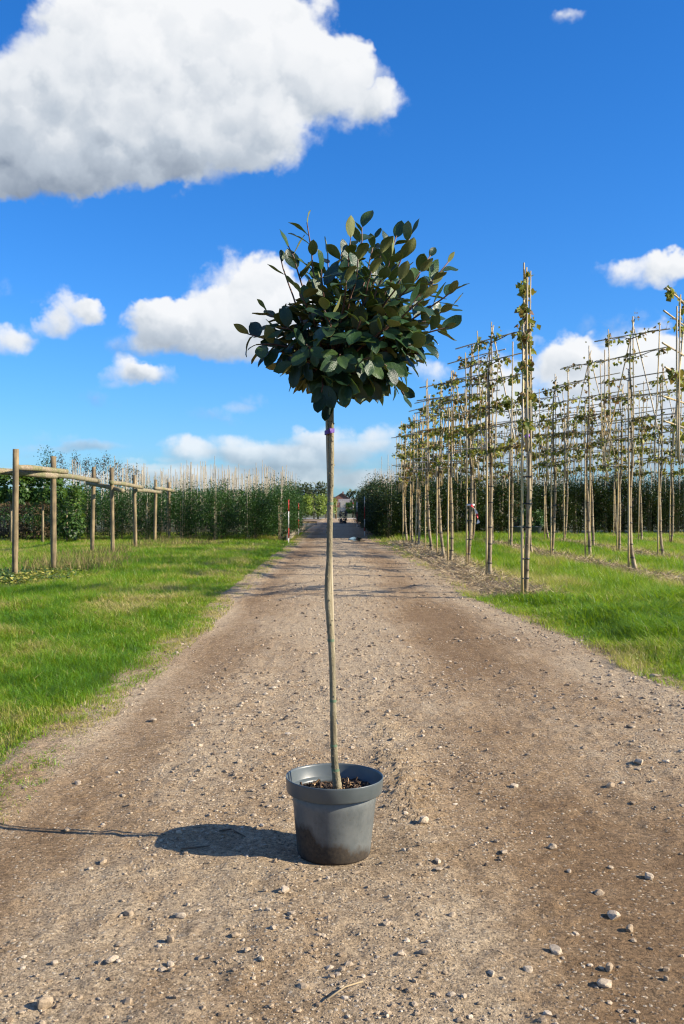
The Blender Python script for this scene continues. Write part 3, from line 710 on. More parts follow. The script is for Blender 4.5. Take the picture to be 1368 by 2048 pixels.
g.tube([(P0.x, 21.1, P0.z), (P0.x, 20.95, P0.z)], .012, 6)
tag(g.build('barrier_tape', [M_tape, M_pw]), 'red and white barrier tape tied round a pleached trunk, end hanging loose', 'tape')

# ------------------------------------------------------------------ nursery stock: staked young trees and hedge shrubs
M_young = mat_foliage('young_tree_leaf', [(0, (.010, .032, .007)), (.5, (.030, .080, .014)), (1, (.085, .15, .025))], .42, .18, (.12, .25, .02), .35)
M_hedge = mat_foliage('hedge_leaf', [(0, (.006, .017, .004)), (.5, (.022, .052, .008)), (.85, (.075, .095, .016)), (1, (.14, .06, .03))], .42, .12, (.12, .15, .02), .35)
_b = NB('pale_stake'); M_stake = _b.fin(_b.ramp(_b.noise(_b.co(), 3, 3), [(.3, (.24, .20, .13)), (.7, (.42, .37, .26))]), .6)
def shrub_mesh(seed, h, r, z0, n, ln, m, taper=.5):
    r_ = np.random.default_rng(seed); P_, D_ = [], []
    ncl = 26
    cz = z0 + (h - z0) * r_.random(ncl) ** .9; ca = r_.random(ncl) * 6.28; cr = r * (1 - taper * ((cz - z0) / (h - z0)) ** 2) * (.25 + .75 * r_.random(ncl))
    cl = np.stack([np.cos(ca) * cr, np.sin(ca) * cr, cz], -1); idx = r_.integers(0, ncl, n)
    P_ = cl[idx] + r_.normal(0, 1, (n, 3)) * np.array([.11, .11, .15]) * (r / .36)
    P_[:, 2] = np.where(P_[:, 2] > h, h + (P_[:, 2] - h) * 1.2, P_[:, 2]); P_[:, 2] = np.maximum(P_[:, 2], z0 - .1)
    D_ = P_ * np.array([1, 1, 0]) * 1.5 + r_.normal(0, .4, (n, 3)) + np.array([0, 0, .35])
    g = MB(); lens = ln * (.7 + .6 * r_.random(n))
    tint = np.clip(.45 + .2 * r_.normal(size=n) + .3 * (idx / ncl - .5), 0, 1)
    g.leaves(P_, D_, r_.normal(0, .5, (n, 3)) + np.array([0, 0, 1]) + D_ * .3, lens, lens * .5, tint, .18)
    return g.mesh('foliage', m)
def stem_mesh(h, r, seed, n=1):
    r_ = np.random.default_rng(seed); g = MB()
    for k in range(n):
        a = r_.random() * 6.28; q = .05 * (n > 1)
        g.tube([(q * math.cos(a), q * math.sin(a), -.02), (q * math.cos(a) * 1.5 + .01, q * math.sin(a), h * .5), (q * math.cos(a) * 2, q * math.sin(a) * 2, h)], [r, r * .8, r * .4], 6)
    return g.mesh('trunk', M_bark)
def stake_mesh(h, seed):
    r_ = np.random.default_rng(seed); a, b_ = r_.normal(0, .035, 2)
    return MB().tube([(.06, -.08, -.02), (.06 + a * .5, -.08 + b_ * .5, h * .5), (.06 + a, -.08 + b_, h)], [.014, .013, .011], 6).mesh('stake', M_stake)
YG = [shrub_mesh(10 + k, 1.82 + .10 * (k % 3), .50, .30, 2000, .066, M_young, .30) for k in range(5)]
YT = [stem_mesh(1.7, .02, 20 + k) for k in range(3)]
YS = [stake_mesh(2.5 + .18 * k, 30 + k) for k in range(5)]
def young(x, y, k, label, grp, z=0):
    e = empty('young_tree', (x, y, z), rng.random() * 6.28); tag(e, label, 'tree', grp)
    link('crown', YG[k % 5], e); link('trunk', YT[k % 3], e)
    s_ = link('stake', YS[rng.integers(0, 5)], e); s_.rotation_euler = (0, 0, -e.rotation_euler.z)
    e.scale = (1, 1, .84 + .17 * rng.random()); return e
cnt = 0
LX = [-2.35, -3.45, -4.7, -6.0, -7.3, -8.6, -9.9, -11.2]
for ri, x0 in enumerate(LX):
    depth = [21, 14, 7, 5, 4, 4, 4, 3][ri]
    for k in range(depth):
        y = 36.6 + ri * .12 + k * .62 + rng.normal(0, .05)
        lab = ('slim evergreen young tree tied to a cane in the row along the track' if ri == 0 else
               'slim green young tree tied to a cane, in the nursery block behind the log fence')
        young(x0 + rng.normal(0, .05), y, rng.integers(0, 99), lab, 'staked young trees along the track' if ri == 0 else 'staked young trees in the nursery block'); cnt += 1
# the depth of the block behind them
g = MB(); n = 26000
ri = rng.integers(0, 8, n); x = np.array(LX)[ri] + rng.normal(0, .22, n); y = 40 + rng.random(n) * 28
ok = (ri > 0) & ~((ri == 1) & ((y < 46) | (y > 58))); x, y = x[ok], y[ok]; n = len(x)
z = .35 + 1.6 * rng.random(n) ** .8
g.leaves(np.stack([x, y, z], -1), rng.normal(size=(n, 3)), rng.normal(0, .5, (n, 3)) + [0, 0, 1], .13, .075, np.clip(rng.normal(.45, .2, n), 0, 1))
n = 15000; x = -19 + 7 * rng.random(n); y = 41 + rng.random(n) * 14; z = .25 + 1.8 * rng.random(n) ** .8
g.leaves(np.stack([x, y, z], -1), rng.normal(size=(n, 3)), rng.normal(0, .5, (n, 3)) + [0, 0, 1], .13, .075, np.clip(rng.normal(.5, .2, n), 0, 1))
tag(g.build('nursery_rows', M_young), 'further rows of green nursery trees merging behind the front ones', 'trees', kind='stuff')
g = MB()
for k in range(520):
    ri = rng.integers(0, 8); x = LX[ri] + rng.normal(0, .12); y = 40 + 28 * rng.random(); h = 2.5 + .75 * rng.random(); a = rng.normal(0, .04)
    if ri == 0: continue
    g.tube([(x, y, -.02), (x + a, y, h)], .013, 5)
tag(g.build('nursery_canes', M_stake), 'pale canes rising above the further nursery rows', 'canes', kind='stuff')
# trees with reddish tops over the block
M_red = mat_foliage('reddening_leaf', [(0, (.03, .055, .018)), (.4, (.06, .085, .028)), (.7, (.13, .065, .04)), (1, (.20, .07, .05))], .5, .25, (.25, .12, .05))
RT = [shrub_mesh(60 + k, 3.35, .34, 2.1, 420, .085, M_red, .7) for k in range(3)]
RTT = stem_mesh(3.0, .025, 66)
for k, (px, top, Y) in enumerate([(122, 912, 46), (150, 914, 46), (172, 915, 47), (192, 924, 47), (212, 916, 47), (235, 920, 47), (256, 936, 47), (272, 938, 48), (450, 955, 47)]):
    e = empty('young_tree', ((px - CX) / F * Y, Y, 0), k * 1.3); zt = CAMH + (HY - top) / F * Y
    e.scale = (.85, .85, zt / 3.45); link('crown', RT[k % 3], e); link('trunk', RTT, e)
    tag(e, 'thin young tree with reddening top rising over the nursery block', 'tree', 'red topped trees behind the log fence')
    link('stake', YS[k % 5], e)
e = empty('young_tree', (-13.3, 45, 0)); e.scale = (1.2, 1.2, 1.1)
link('crown', shrub_mesh(71, 3.45, .36, 1.9, 600, .08, M_young, .6), e); link('trunk', RTT, e)
tag(e, 'taller green leafy tree rising behind the first rails of the log fence', 'tree')
# broad leaved trees clipped at head height and a brown shrub
M_broad = mat_foliage('broad_leaf', [(0, (.02, .05, .012)), (.5, (.05, .11, .02)), (1, (.12, .19, .03))], .45, .3, (.2, .35, .03))
M_brown = mat_foliage('browning_leaf', [(0, (.045, .045, .014)), (.5, (.15, .105, .05)), (1, (.25, .15, .075))], .7, .3, (.3, .2, .07))
def crown_box(seed, cx, cz, rx, ry, rz, n, ln, m):
    r_ = np.random.default_rng(seed); d = r_.normal(size=(n, 3)); d /= np.linalg.norm(d, axis=1)[:, None]
    q = np.sign(d) * np.abs(d) ** .55 * (.55 + .5 * r_.random((n, 1))) * np.array([rx, ry, rz])
    q *= (1 + .5 * fbm(d[:, 0] * 3 + seed, d[:, 2] * 3 + d[:, 1], 3))[:, None]
    g = MB(); ls = ln * (.7 + .6 * r_.random(n))
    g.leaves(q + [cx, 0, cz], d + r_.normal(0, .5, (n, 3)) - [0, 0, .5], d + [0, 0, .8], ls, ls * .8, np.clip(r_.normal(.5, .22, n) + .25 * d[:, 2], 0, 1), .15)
    return g.mesh('crown', m)
for k, (px, Y, lab) in enumerate([(22, 34.0, 'broad leaved tree with a clipped crown behind the first fence posts, beside a brown shrub'), (85, 34.5, 'broad leaved tree with a pale thin trunk seen between the first and second fence posts')]):
    e = empty('clipped_tree', ((px - CX) / F * Y, Y, 0)); tag(e, lab, 'tree')
    link('crown', crown_box(80 + k, 0, 1.98, .72, .6, .5, 1900, .13, M_broad), e); link('trunk', stem_mesh(1.9, .05, 83 + k), e)
e = empty('clipped_tree', ((150 - CX) / F * 37, 35.9, 0)); tag(e, 'bright green broad leaved bush filling the gap past the second fence post', 'bush')
link('crown', crown_box(88, 0, 1.15, .6, .5, 1.0, 2200, .11, M_broad), e); link('trunk', stem_mesh(1.2, .04, 89), e)
for k, (x, y) in enumerate([(-13.0, 38.2), (-11.6, 37.6)]):
    e = empty('shrub', (x, y, 0)); tag(e, 'browning twiggy shrub beneath the clipped trees', 'shrub', 'browning shrubs under the clipped trees')
    link('foliage', crown_box(90 + k, 0, .85, .85, .6, .85, 2300, .085, M_brown), e); link('stems', stem_mesh(1.0, .03, 93 + k, 4), e)['kind'] = 'stuff'
# dark hedge shrubs on the other side
HG = [shrub_mesh(110 + k, 2.15 + .1 * (k % 3), .56, .26, 3500, .085, M_hedge, .35) for k in range(5)]
HT = [stem_mesh(1.7, .028, 120 + k, 4) for k in range(3)]
HS = [stake_mesh(2.55 + .25 * k, 130 + k) for k in range(5)]
def hedge(x, y, lab, grp, sc_=1.):
    e = empty('hedge_shrub', (x, y, 0), rng.random() * 6.28); tag(e, lab, 'shrub', grp)
    link('foliage', HG[rng.integers(0, 5)], e); link('stems', HT[rng.integers(0, 3)], e)['kind'] = 'stuff'
    s_ = link('stake', HS[rng.integers(0, 5)], e); s_.rotation_euler = (0, 0, -e.rotation_euler.z)
    e.scale = (sc_, sc_, sc_ * (.82 + .22 * rng.random())); return e
for k in range(46):
    y = 39.2 + k * .72; hedge(1.75 + rng.normal(0, .06) - .002 * k, y, 'dark leafy shrub with a tall cane in the hedge row edging the track', 'hedge shrubs edging the track', .95)
for k in range(46):
    y = 39.6 + k * .72; hedge(2.9 + rng.normal(0, .1), y, 'dark shrub with a tall cane in the second hedge row from the track', 'hedge shrubs in the second row from the track')
for k in range(24):
    x = 3.4 + k * .74; y = np.interp(x, [3.4, 5, 9, 20], [42.2, 43.2, 45.8, 49]); hedge(x, y + rng.normal(0, .12), 'dark evergreen shrub in the hedge front facing the pleached trees', 'hedge shrubs facing the pleached trees', 1.08)
for k in range(26):
    x = 3.2 + k * .74; y = np.interp(x, [3.4, 5, 9, 20], [43.4, 44.4, 47, 50.2]); hedge(x, y + rng.normal(0, .12), 'dark shrub standing behind the hedge front by the pleached trees', 'hedge shrubs behind the hedge front', 1.12)
g = MB()
for k in range(420):
    x = 2.5 + 17 * rng.random(); y = 50 + 24 * rng.random(); h = 2.7 + .7 * rng.random()
    g.tube([(x, y, -.02), (x + rng.normal(0, .05), y, h)], .014, 5)
tag(g.build('hedge_canes', M_stake), 'pale canes rising behind the dark hedge', 'canes', kind='stuff')
# shrubs in tubs at the hedge foot
_b = NB('grey_tub'); M_tub = _b.fin((.11, .125, .135), .5)
for k, (px, py, lab) in enumerate([(1032, 1071, 'grey plastic tub with a pale leafy shrub at the foot of the dark hedge'), (1068, 1070, 'grey plastic tub holding a spiky grey shrub before the dark hedge')]):
    x, y = gp(px, py); y = min(y, 43.0); x = (px - CX) / F * y
    e = empty('planted_tub', (x, y, 0)); tag(e, lab, 'plant pot')
    MB().lathe([(0.02, .0), (.27, 0), (.33, .38), (.36, .385), (.36, .42), (.31, .42), (.30, .34), (.01, .34)], 28).build('tub', M_tub, e)
    link('foliage', crown_box(140 + k, 0, .95 - .2 * k, .42, .4, .55 - .2 * k, 700, .09, M_young if k else M_hedge), e); link('stems', stem_mesh(.8, .02, 145 + k, 4), e)['kind'] = 'stuff'

# ------------------------------------------------------------------ marker poles and the far end of the track
def pole(px, py, h, cols, lab, r=.017, grp='striped marker poles', Y=None):
    x, y = gp(px, py)
    e = empty('marker_pole', (x, y, 0)); tag(e, lab, 'pole', grp); n = len(cols); zb = -.03
    for k, (c, f) in enumerate(cols):
        zt = zb + (h + .03) * f
        MB().tube([(0, 0, zb), (.004, 0, zt)], r, 10).build('red_band' if c == 'r' else 'white_band', M_pr if c == 'r' else M_pw, e); zb = zt
pole(577, 1087, 1.52, [('w', .14), ('r', .22), ('w', .38), ('r', .26)], 'red and white marker pole at the corner of the young trees, red end up', grp=None)
pole(597, 1072, 1.40, [('w', .24), ('r', .28), ('w', .24), ('r', .24)], 'thin red topped marker pole further along the young tree row', grp=None)
pole(729, 1073, 1.68, [('w', .15), ('r', .10), ('w', .2), ('r', .30), ('w', .25)], 'white topped marker pole against the dark hedge, nearer the pleached trees', grp=None)
pole(714, 1054, 1.5, [('w', .15), ('r', .45), ('w', .40)], 'white topped marker pole at the far end of the dark hedge', .024, grp=None)
pole(706, 1035, 1.5, [('w', .9), ('r', .1)], 'short white post beyond the crossing road', .035, grp=None)
for px, top, lab in ((636, 1005, 'pale wooden post before the bright green shrubs'), (672, 1001, 'pale wooden post at the end of the track beside the dark little shrub')):
    x, y = gp(px, 1037.5); h = CAMH + (HY - top) / F * y
    tag(MB().tube([(x, y, -.05), (x, y, h * .5), (x + .02, y, h)], [.09, .085, .08], 10).build('wooden_post', M_log), lab, 'post')
# low edging board along the young trees
e = empty('edging_board', (-2.02, 36.4, 0)); tag(e, 'low pale timber edging along the foot of the young tree row', 'edging')
for k in range(12):
    MB().box((.03 * math.sin(k), k * 1.52 + .75, .10), (.03, 1.50, .22)).build('board', M_stake, e, False)
    MB().box((.035, k * 1.52, .13), (.05, .05, .32)).build('peg', M_stake, e, False)
# pallet
x, y = gp(616, 1051); e = empty('pallet', (x, y, 0), .3); tag(e, 'low weathered timber pallet stack beside the far end of the track', 'pallet')
for k in range(7): MB().box((-.42 + .14 * k, 0, .27), (.10, .95, .025)).build('slat', M_log, e, False)
for k in range(3):
    MB().box((0, -.40 + .40 * k, .205), (.95, .09, .10)).build('bearer', M_log, e, False)
    MB().box((0, -.40 + .40 * k, .075), (.95, .09, .15)).build('block', M_tub, e, False)
# white board
x, y = gp(686, 1035.5); e = empty('white_board', (x, y, 0)); tag(e, 'white sheet of board leaning upright beyond the crossing road', 'board')
MB().box((0, 0, 1.12), (.52, .05, 1.1)).build('panel', M_conc, e, False)
for s_ in (-1, 1): MB().box((s_ * .25, .045, .55), (.06, .04, 1.15)).build('leg', M_log, e, False)
x, y = gp(686, 1048); e = empty('dark_shrub', (x, y, 0)); tag(e, 'small dark upright shrub on bare earth at the end of the track', 'shrub')
_b = NB('dark_leaf'); _b.fin((.035, .04, .045), .6)
link('foliage', crown_box(150, 0, .45, .28, .25, .42, 600, .09, _b.m), e); link('trunk', stem_mesh(.4, .03, 151), e)
# bright shrubs, dark trees, house, sheds
M_bright = mat_foliage('bright_leaf', [(0, (.06, .11, .015)), (.5, (.14, .21, .025)), (1, (.26, .32, .05))], .5, .35, (.3, .4, .04))
M_dark = mat_foliage('distant_leaf', [(0, (.02, .03, .015)), (.5, (.045, .06, .025)), (1, (.09, .095, .045))], .6, .2)
for k, (px, Y, rx, rz, cz) in enumerate([(604, 88, .95, .75, 1.35), (628, 90, 1.15, .95, 1.3), (652, 93, .9, .7, 1.2), (588, 84, .8, .6, 1.1)]):
    e = empty('round_shrub', ((px - CX) / F * Y, Y, 0)); tag(e, 'rounded yellow green shrub at the end of the young tree row', 'shrub', 'bright round shrubs at the track end')
    link('foliage', crown_box(160 + k, 0, cz, rx, .9, rz, 1500, .16, M_bright), e); link('trunk', stem_mesh(1.2, .07, 165 + k), e)
for k, (px, Y, rx, rz, top, lab) in enumerate([(625, 128, 2.2, 1.6, 966, 'dusky wispy tree behind the bright green shrubs'), (606, 135, 1.8, 1.4, 976, 'dark rounded tree left behind the bright green shrubs, lower than its neighbour'), (725, 190, 2.2, 1.2, 996, 'low dark tree beside the grey shed'), (636, 150, 2, 1.2, 982, 'dark tree next to the brick gable'), (706, 100, .8, .5, 1006, 'small green bush before the grey shed')]):
    e = empty('distant_tree', ((px - CX) / F * Y, Y, 0)); zt = CAMH + (HY - top) / F * Y; tag(e, lab, 'tree')
    link('crown', crown_box(170 + k, 0, zt - rz, rx, rx * .8, rz, 1400, .3 if Y > 110 else .15, M_dark if k < 4 else M_young), e); link('trunk', stem_mesh(max(.5, zt - rz), .12, 175 + k), e)
_b = NB('brick_wall'); M_brick = _b.fin(_b.ramp(_b.noise(_b.pos(), 2, 5), [(.3, (.20, .09, .06)), (.7, (.32, .15, .10))]), .9)
_b = NB('roof_tile'); M_roof = _b.fin((.12, .085, .075), .85)
_b = NB('grey_sheet'); M_gsheet = _b.fin(_b.ramp(_b.noise(_b.map(_b.pos(), (1, 1, .2)), 3, 4), [(.3, (.13, .12, .115)), (.7, (.22, .20, .19))]), .8)
e = empty('brick_house', (-.2, 400, 0)); tag(e, 'distant brick house with a pointed gable beyond the track end', 'house')
g = MB(); g.add([[-4.6, 0, 0], [4.6, 0, 0], [4.6, 0, 2.6], [0, 0, 5.55], [-4.6, 0, 2.6], [-4.6, 9, 0], [4.6, 9, 0], [4.6, 9, 2.6], [0, 9, 5.55], [-4.6, 9, 2.6]],
    [np.array([[0, 1, 2, 4], [6, 5, 9, 7], [1, 6, 7, 2], [5, 0, 4, 9]]), np.array([[4, 2, 3], [7, 9, 8]])]); g.build('wall', M_brick, e, False)
g = MB()
for s_ in (-1, 1):
    V = np.array([[s_ * 5.1, -.3, 2.3], [s_ * 5.1, 9.3, 2.3], [0, 9.3, 5.6], [0, -.3, 5.6]]); V2 = V + [0, 0, .22]
    g.add(np.vstack([V, V2]), [[0, 1, 2, 3], [4, 5, 6, 7], [0, 1, 5, 4], [1, 2, 6, 5], [2, 3, 7, 6], [3, 0, 4, 7]])
rf = g.build('roof', M_roof, e, False); MB().box((.6, 5, 5.9), (.6, .6, 1.0)).build('chimney', M_brick, rf, False)
for s_ in (-1, 1):
    w_ = MB().box((s_ * 2, -.02, 1.6), (1.2, .1, 1.2)).build('window', M_pw, e, False); MB().box((s_ * 2, -.08, 1.6), (1.0, .04, 1.0)).build('pane', M_tie, w_, False)
e = empty('grey_shed', (2.6, 250, 0)); tag(e, 'low grey sheet roofed shed in front of the brick house', 'shed')
MB().box((0, 2.5, .9), (6.4, 5, 1.8)).build('wall', M_gsheet, e, False)
g = MB(); g.add([[-3.5, -.4, 1.75], [3.5, -.4, 1.75], [3.5, 2.5, 2.65], [-3.5, 2.5, 2.65], [3.5, 5.4, 1.75], [-3.5, 5.4, 1.75]], [[0, 1, 2, 3], [3, 2, 4, 5], [1, 0, 5, 4]]); g.build('roof', M_gsheet, e, False)
MB().box((-1.5, -.03, .8), (1.4, .1, 1.6)).build('door', M_log, e, False)
# far tree line on the horizon
for k in range(26):
    x = -190 + k * 15 + rng.normal(0, 4); Y = 520 + rng.normal(0, 40); rz = 2.2 + 2 * rng.random()
    e = empty('distant_tree', (x, Y, 0)); tag(e, 'tree in the low dark line on the horizon', 'tree', 'trees along the horizon')
    link('crown', crown_box(200 + k % 4, 0, rz * 1.1, 8, 5, rz, 500, 1.6, M_dark), e); link('trunk', stem_mesh(2.2, .3, 205), e)

# ------------------------------------------------------------------ the pot
def make_pot():
    b = NB('grey_plastic'); p = b.co(); s3 = b.n('ShaderNodeSeparateXYZ'); b.put(s3.inputs[0], p)
    n1 = b.noise(p, 9, 7, .65); n2 = b.noise(p, 70, 5, .6); n3 = b.noise(b.map(p, (6, 6, 3)), 2.2, 6, .6)
    base = b.ramp(n1, [(.35, (.062, .072, .072)), (.62, (.098, .109, .106))])
    dust = b.ramp(b.math('ADD', b.math('MULTIPLY', n3, .8), b.math('MULTIPLY', n2, .25)), [(.42, 0), (.62, 1)])
    base = b.mix(b.math('MULTIPLY', dust, .5), base, (.155, .162, .150))
    # soil splashed up from the ground, higher on one side
    lim = b.math('ADD', b.math('MULTIPLY', s3.outputs[0], -.38), b.math('MULTIPLY', b.math('SUBTRACT', n3, .5), .12))
    lim = b.math('ADD', lim, b.math('MULTIPLY', b.math('SUBTRACT', n2, .5), .035))
    st = b.math('SUBTRACT', b.math('ADD', lim, .082), s3.outputs[2])
    mask = b.ramp(b.math('MULTIPLY_ADD' if False else 'ADD', b.math('MULTIPLY', st, 16.), .5), [(.25, 0), (.75, 1)])
    base = b.mix(b.math('MULTIPLY', mask, .93), base, b.ramp(n2, [(.3, (.018, .012, .007)), (.7, (.055, .038, .020))]))
    speck = b.ramp(b.noise(p, 95, 4, .6), [(.60, 0), (.68, 1)])
    base = b.mix(b.math('MULTIPLY', speck, .4), base, (.07, .06, .045))
    m = b.fin(base, b.ramp(mask, [(0, .42), (1, .9)]), b.bump(n2, .12, .003), spec=.45)
    b = NB('grey_plastic_rim'); p = b.co(); n1 = b.noise(p, 10, 6, .6)
    mr = b.fin(b.ramp(n1, [(.35, (.066, .082, .084)), (.65, (.092, .108, .110))]), .38, b.bump(b.noise(p, 60, 3), .06, .003))
    root = empty('plant_pot', (POT.x, POT.y, .004)); tag(root, 'round grey plastic nursery pot, soil stained at its base, holding the potted tree', 'plant pot')
    root.rotation_euler = (0, math.radians(.6), 0)
    wob = lambda a: 1 + .006 * np.sin(2 * a + .6) + .003 * np.sin(3 * a)
    MB().lathe([(.01, .004), (.118, .004), (.128, 0), (.138, .002), (.1425, .012), (.1455, .05), (.1525, .12), (.1605, .2), (.1655, .248), (.163, .25), (.1615, .235), (.14, .05), (.01, .02)], 96, wob=wob).build('wall', m, root)
    rim = MB().lathe([(.1655, .244), (.170, .243), (.183, .246), (.1855, .250), (.1895, .296), (.1905, .3025), (.1895, .305), (.1865, .3045), (.1845, .297), (.179, .258), (.1755, .253), (.161, .250), (.160, .240), (.160, .20)], 96, wob=wob).build('rim', mr, root)
    MB().box((-.128, -.1335, .279), (.0025, .006, .050), .76).build('rim_seam', mr, rim, False)
    b = NB('potting_soil'); n = b.noise(b.co(), 90, 6, .7); ms = b.fin(b.ramp(n, [(.35, (.010, .007, .005)), (.65, (.055, .035, .022))]), .95, b.bump(n, 1, .015))
    g = MB(); nr, na = 16, 60; an = np.arange(na) * 2 * math.pi / na; rr = np.linspace(.004, .160, nr)
    X = rr[:, None] * np.cos(an); Y = rr[:, None] * np.sin(an); Z = .240 + .03 * fbm(X * 30, Y * 30, 4) + .05 * fbm(X * 80, Y * 80, 2) * .5 + .014 * sstep(X, -.05, .12)
    i = np.arange(nr - 1)[:, None] * na; j = np.arange(na)[None, :]
    g.add(np.stack([X, Y, Z], -1), np.stack([i + j, i + (j + 1) % na, i + na + (j + 1) % na, i + na + j][::-1], -1).reshape(-1, 4)); g.build('soil', ms, root)
    b = NB('bark_chip'); mc = b.fin(b.ramp(b.attr(), [(0, (.015, .009, .005)), (.55, (.075, .040, .02)), (1, (.40, .26, .13))]), .85)
    g = MB(); r_ = np.random.default_rng(8)
    for k in range(300):
        a = r_.random() * 6.28; q = .15 * r_.random() ** .5; x, y = q * math.cos(a), q * math.sin(a)
        z = .240 + .03 * float(fbm(x * 30, y * 30, 4)) + .014 * float(sstep(x, -.05, .12)) + .004
        l = .006 + .016 * r_.random() ** 2; yw = r_.random() * 6.28; pi_ = r_.normal(0, .5)
        d = Vector((math.cos(yw) * math.cos(pi_), math.sin(yw) * math.cos(pi_), math.sin(pi_)))
        g.tube([Vector((x, y, z)) - d * l, Vector((x, y, z)) + d * l], [.0022 + .002 * r_.random(), .001 + .002 * r_.random()], 4, True, 0, float(np.clip(r_.normal(.45, .3), 0, 1)))
    g.build('bark_chips', mc, root, False)['kind'] = 'stuff'
make_pot()

# ------------------------------------------------------------------ the potted standard tree
def leaf_mesh(seed):
    r_ = np.random.default_rng(seed); L_ = 1.0; W = .235 + .07 * r_.random(); n = 8
    t = np.linspace(0, 1, n); prof = np.sin(math.pi * t ** (.85 + .3 * r_.random())) ** .62 * W; prof[0] = .012; prof[-1] = .004
    curl = r_.normal(.14, .20); fold = .10 + .18 * r_.random(); tw = r_.normal(0, .22); ph = r_.random() * 6
    cols = np.array([-1, -.5, 0, .5, 1.]); V = np.zeros((n, 5, 3))
    for k, c in enumerate(cols):
        V[:, k, 0] = c * prof; V[:, k, 1] = .09 + .91 * t
        V[:, k, 2] = -curl * t * t + fold * np.abs(c) * prof * (1 - .5 * abs(c)) * 2 + .018 * np.sin(t * 9 + ph + c * 2) * abs(c) + tw * c * prof * t
    up = V.reshape(-1, 3); dn = up.copy(); dn[:, 2] -= .010
    i = np.arange(n - 1)[:, None] * 5; j = np.arange(4)[None, :]
    Q = np.stack([i + j, i + j + 1, i + 6 + j, i + 5 + j], -1).reshape(-1, 4)
    g = MB(); g.add(up, Q, 0); g.add(dn, Q[:, ::-1], 1)
    g.tube([(0, 0, 0), (0, .05, .006), (0, .12, V[1, 2, 2] - .006)], [.018, .016, .012], 5, True, 2)
    return g
def make_tree():
    b = NB('leaf_upper'); p = b.co(); oi = b.n('ShaderNodeObjectInfo').outputs['Random']; n = b.noise(p, 16, 5, .6); sp = b.noise(p, 60, 3, .6)
    c = b.ramp(b.math('ADD', b.math('MULTIPLY', oi, .55), b.math('MULTIPLY', n, .45)), [(.2, (.008, .030, .015)), (.55, (.022, .064, .020)), (.85, (.075, .130, .026)), (.97, (.15, .18, .03))])
    c = b.mix(b.math('MULTIPLY', b.ramp(sp, [(.56, 0), (.68, 1)]), .35), c, (.15, .20, .12))
    b.fin(c, .37, b.bump(n, .2, .03), spec=.5); mu = b.translucent((.16, .26, .02), .20)
    b = NB('leaf_under'); p = b.co(); n = b.noise(p, 22, 4)
    c = b.ramp(n, [(.3, (.165, .185, .055)), (.7, (.25, .265, .10))])
    b.fin(c, .55, b.bump(n, .1, .02)); md = b.translucent((.20, .28, .03), .24)
    _ = NB('red_brown_twig'); q = _.noise(_.co(), 30, 4); mt = _.fin(_.ramp(q, [(.3, (.06, .028, .02)), (.7, (.17, .085, .06))]), .6)
    b = NB('young_bark'); p = b.co(); n1 = b.noise(b.map(p, (1, 1, .22)), 26, 6, .62); n2 = b.noise(p, 150, 5, .6); n3 = b.noise(p, 5, 4)
    c = b.ramp(b.math('ADD', b.math('MULTIPLY', n1, .65), b.math('MULTIPLY', n3, .35)), [(.34, (.085, .070, .036)), (.5, (.195, .165, .092)), (.64, (.33, .285, .18))])
    c = b.mix(b.ramp(b.noise(p, 75, 2, .5), [(.66, 0), (.74, 1)]), c, (.05, .035, .02))
    mb = b.fin(c, .75, b.bump(b.math('ADD', n1, b.math('MULTIPLY', n2, .5)), .9, .010))
    D = 3.90; base = pt(675, 1572, D); base.z = .235
    root = empty('potted_tree', base); tag(root, 'small tree with glossy dark leaves on a bare stem, growing in the grey pot', 'tree')
    P = lambda px, py, dy=0.: pt(px, py, D + dy) - base
    path = [(675, 1585), (674, 1565), (670, 1535), (667, 1490), (666.5, 1440), (666, 1400), (665, 1350), (663, 1300), (660, 1255), (656.5, 1205), (655.5, 1165), (658.5, 1120), (659.5, 1060), (660.5, 1000), (662.5, 950), (663, 900), (662.5, 850), (663, 800), (668, 750)]
    wd = [20, 17.5, 14.5, 13, 12.5, 12.3, 12.2, 12, 12.6, 14, 13.4, 11.8, 11.8, 11.6, 11, 10.6, 10.4, 10, 9.5]
    tt = np.linspace(0, len(path) - 1, 110); A = np.array(path)
    xs = np.interp(tt, np.arange(len(A)), A[:, 0]); ys = np.interp(tt, np.arange(len(A)), A[:, 1]); ws = np.interp(tt, np.arange(len(A)), wd)
    ker = np.ones(7) / 7; xs[3:-3] = np.convolve(xs, ker, 'valid')
    rr_ = np.random.default_rng(2); ws = ws * (1 + .035 * rr_.normal(size=110))
    pts = [P(a, c, .012 * math.sin(c / 130)) for a, c in zip(xs, ys)]
    g = MB().tube(pts, ws / F * D / 2, 16)
    for k in range(34):                                    # buds and healed cuts
        i = rr_.integers(8, 100); a = rr_.random() * 6.28; c = pts[i]; r0 = ws[i] / F * D / 2
        g.tube([c, c + Vector((math.cos(a) * r0 * 1.22, math.sin(a) * r0 * 1.22, .004))], [.006, .003], 7)
    g.build('trunk', mb, root)
    b = NB('support_cane'); n = b.noise(b.map(b.co(), (80, 80, 4)), 1, 4); mcn = b.fin(b.ramp(n, [(.3, (.27, .22, .13)), (.7, (.47, .40, .26))]), .6)
    MB().tube([P(653.5 + 20 * t, 812 + 770 * t, .018 if t > .15 else .014) for t in np.linspace(0, 1, 12)], .0068, 12).build('support_cane', mcn, root)
    b = NB('violet_tape'); mv = b.fin((.12, .05, .27), .5)
    g = MB(); c1, c2 = P(663, 863, 0), P(655, 864, .014); cc = (c1 + c2) / 2
    an = np.linspace(0, 2 * math.pi, 25); zz = np.array([-.008, .008])
    V = np.array([[cc.x + .0195 * math.cos(a), cc.y + .0215 * math.sin(a), cc.z + z + .005 * math.cos(a) + .001 * math.sin(9 * a)] for a in an for z in zz])
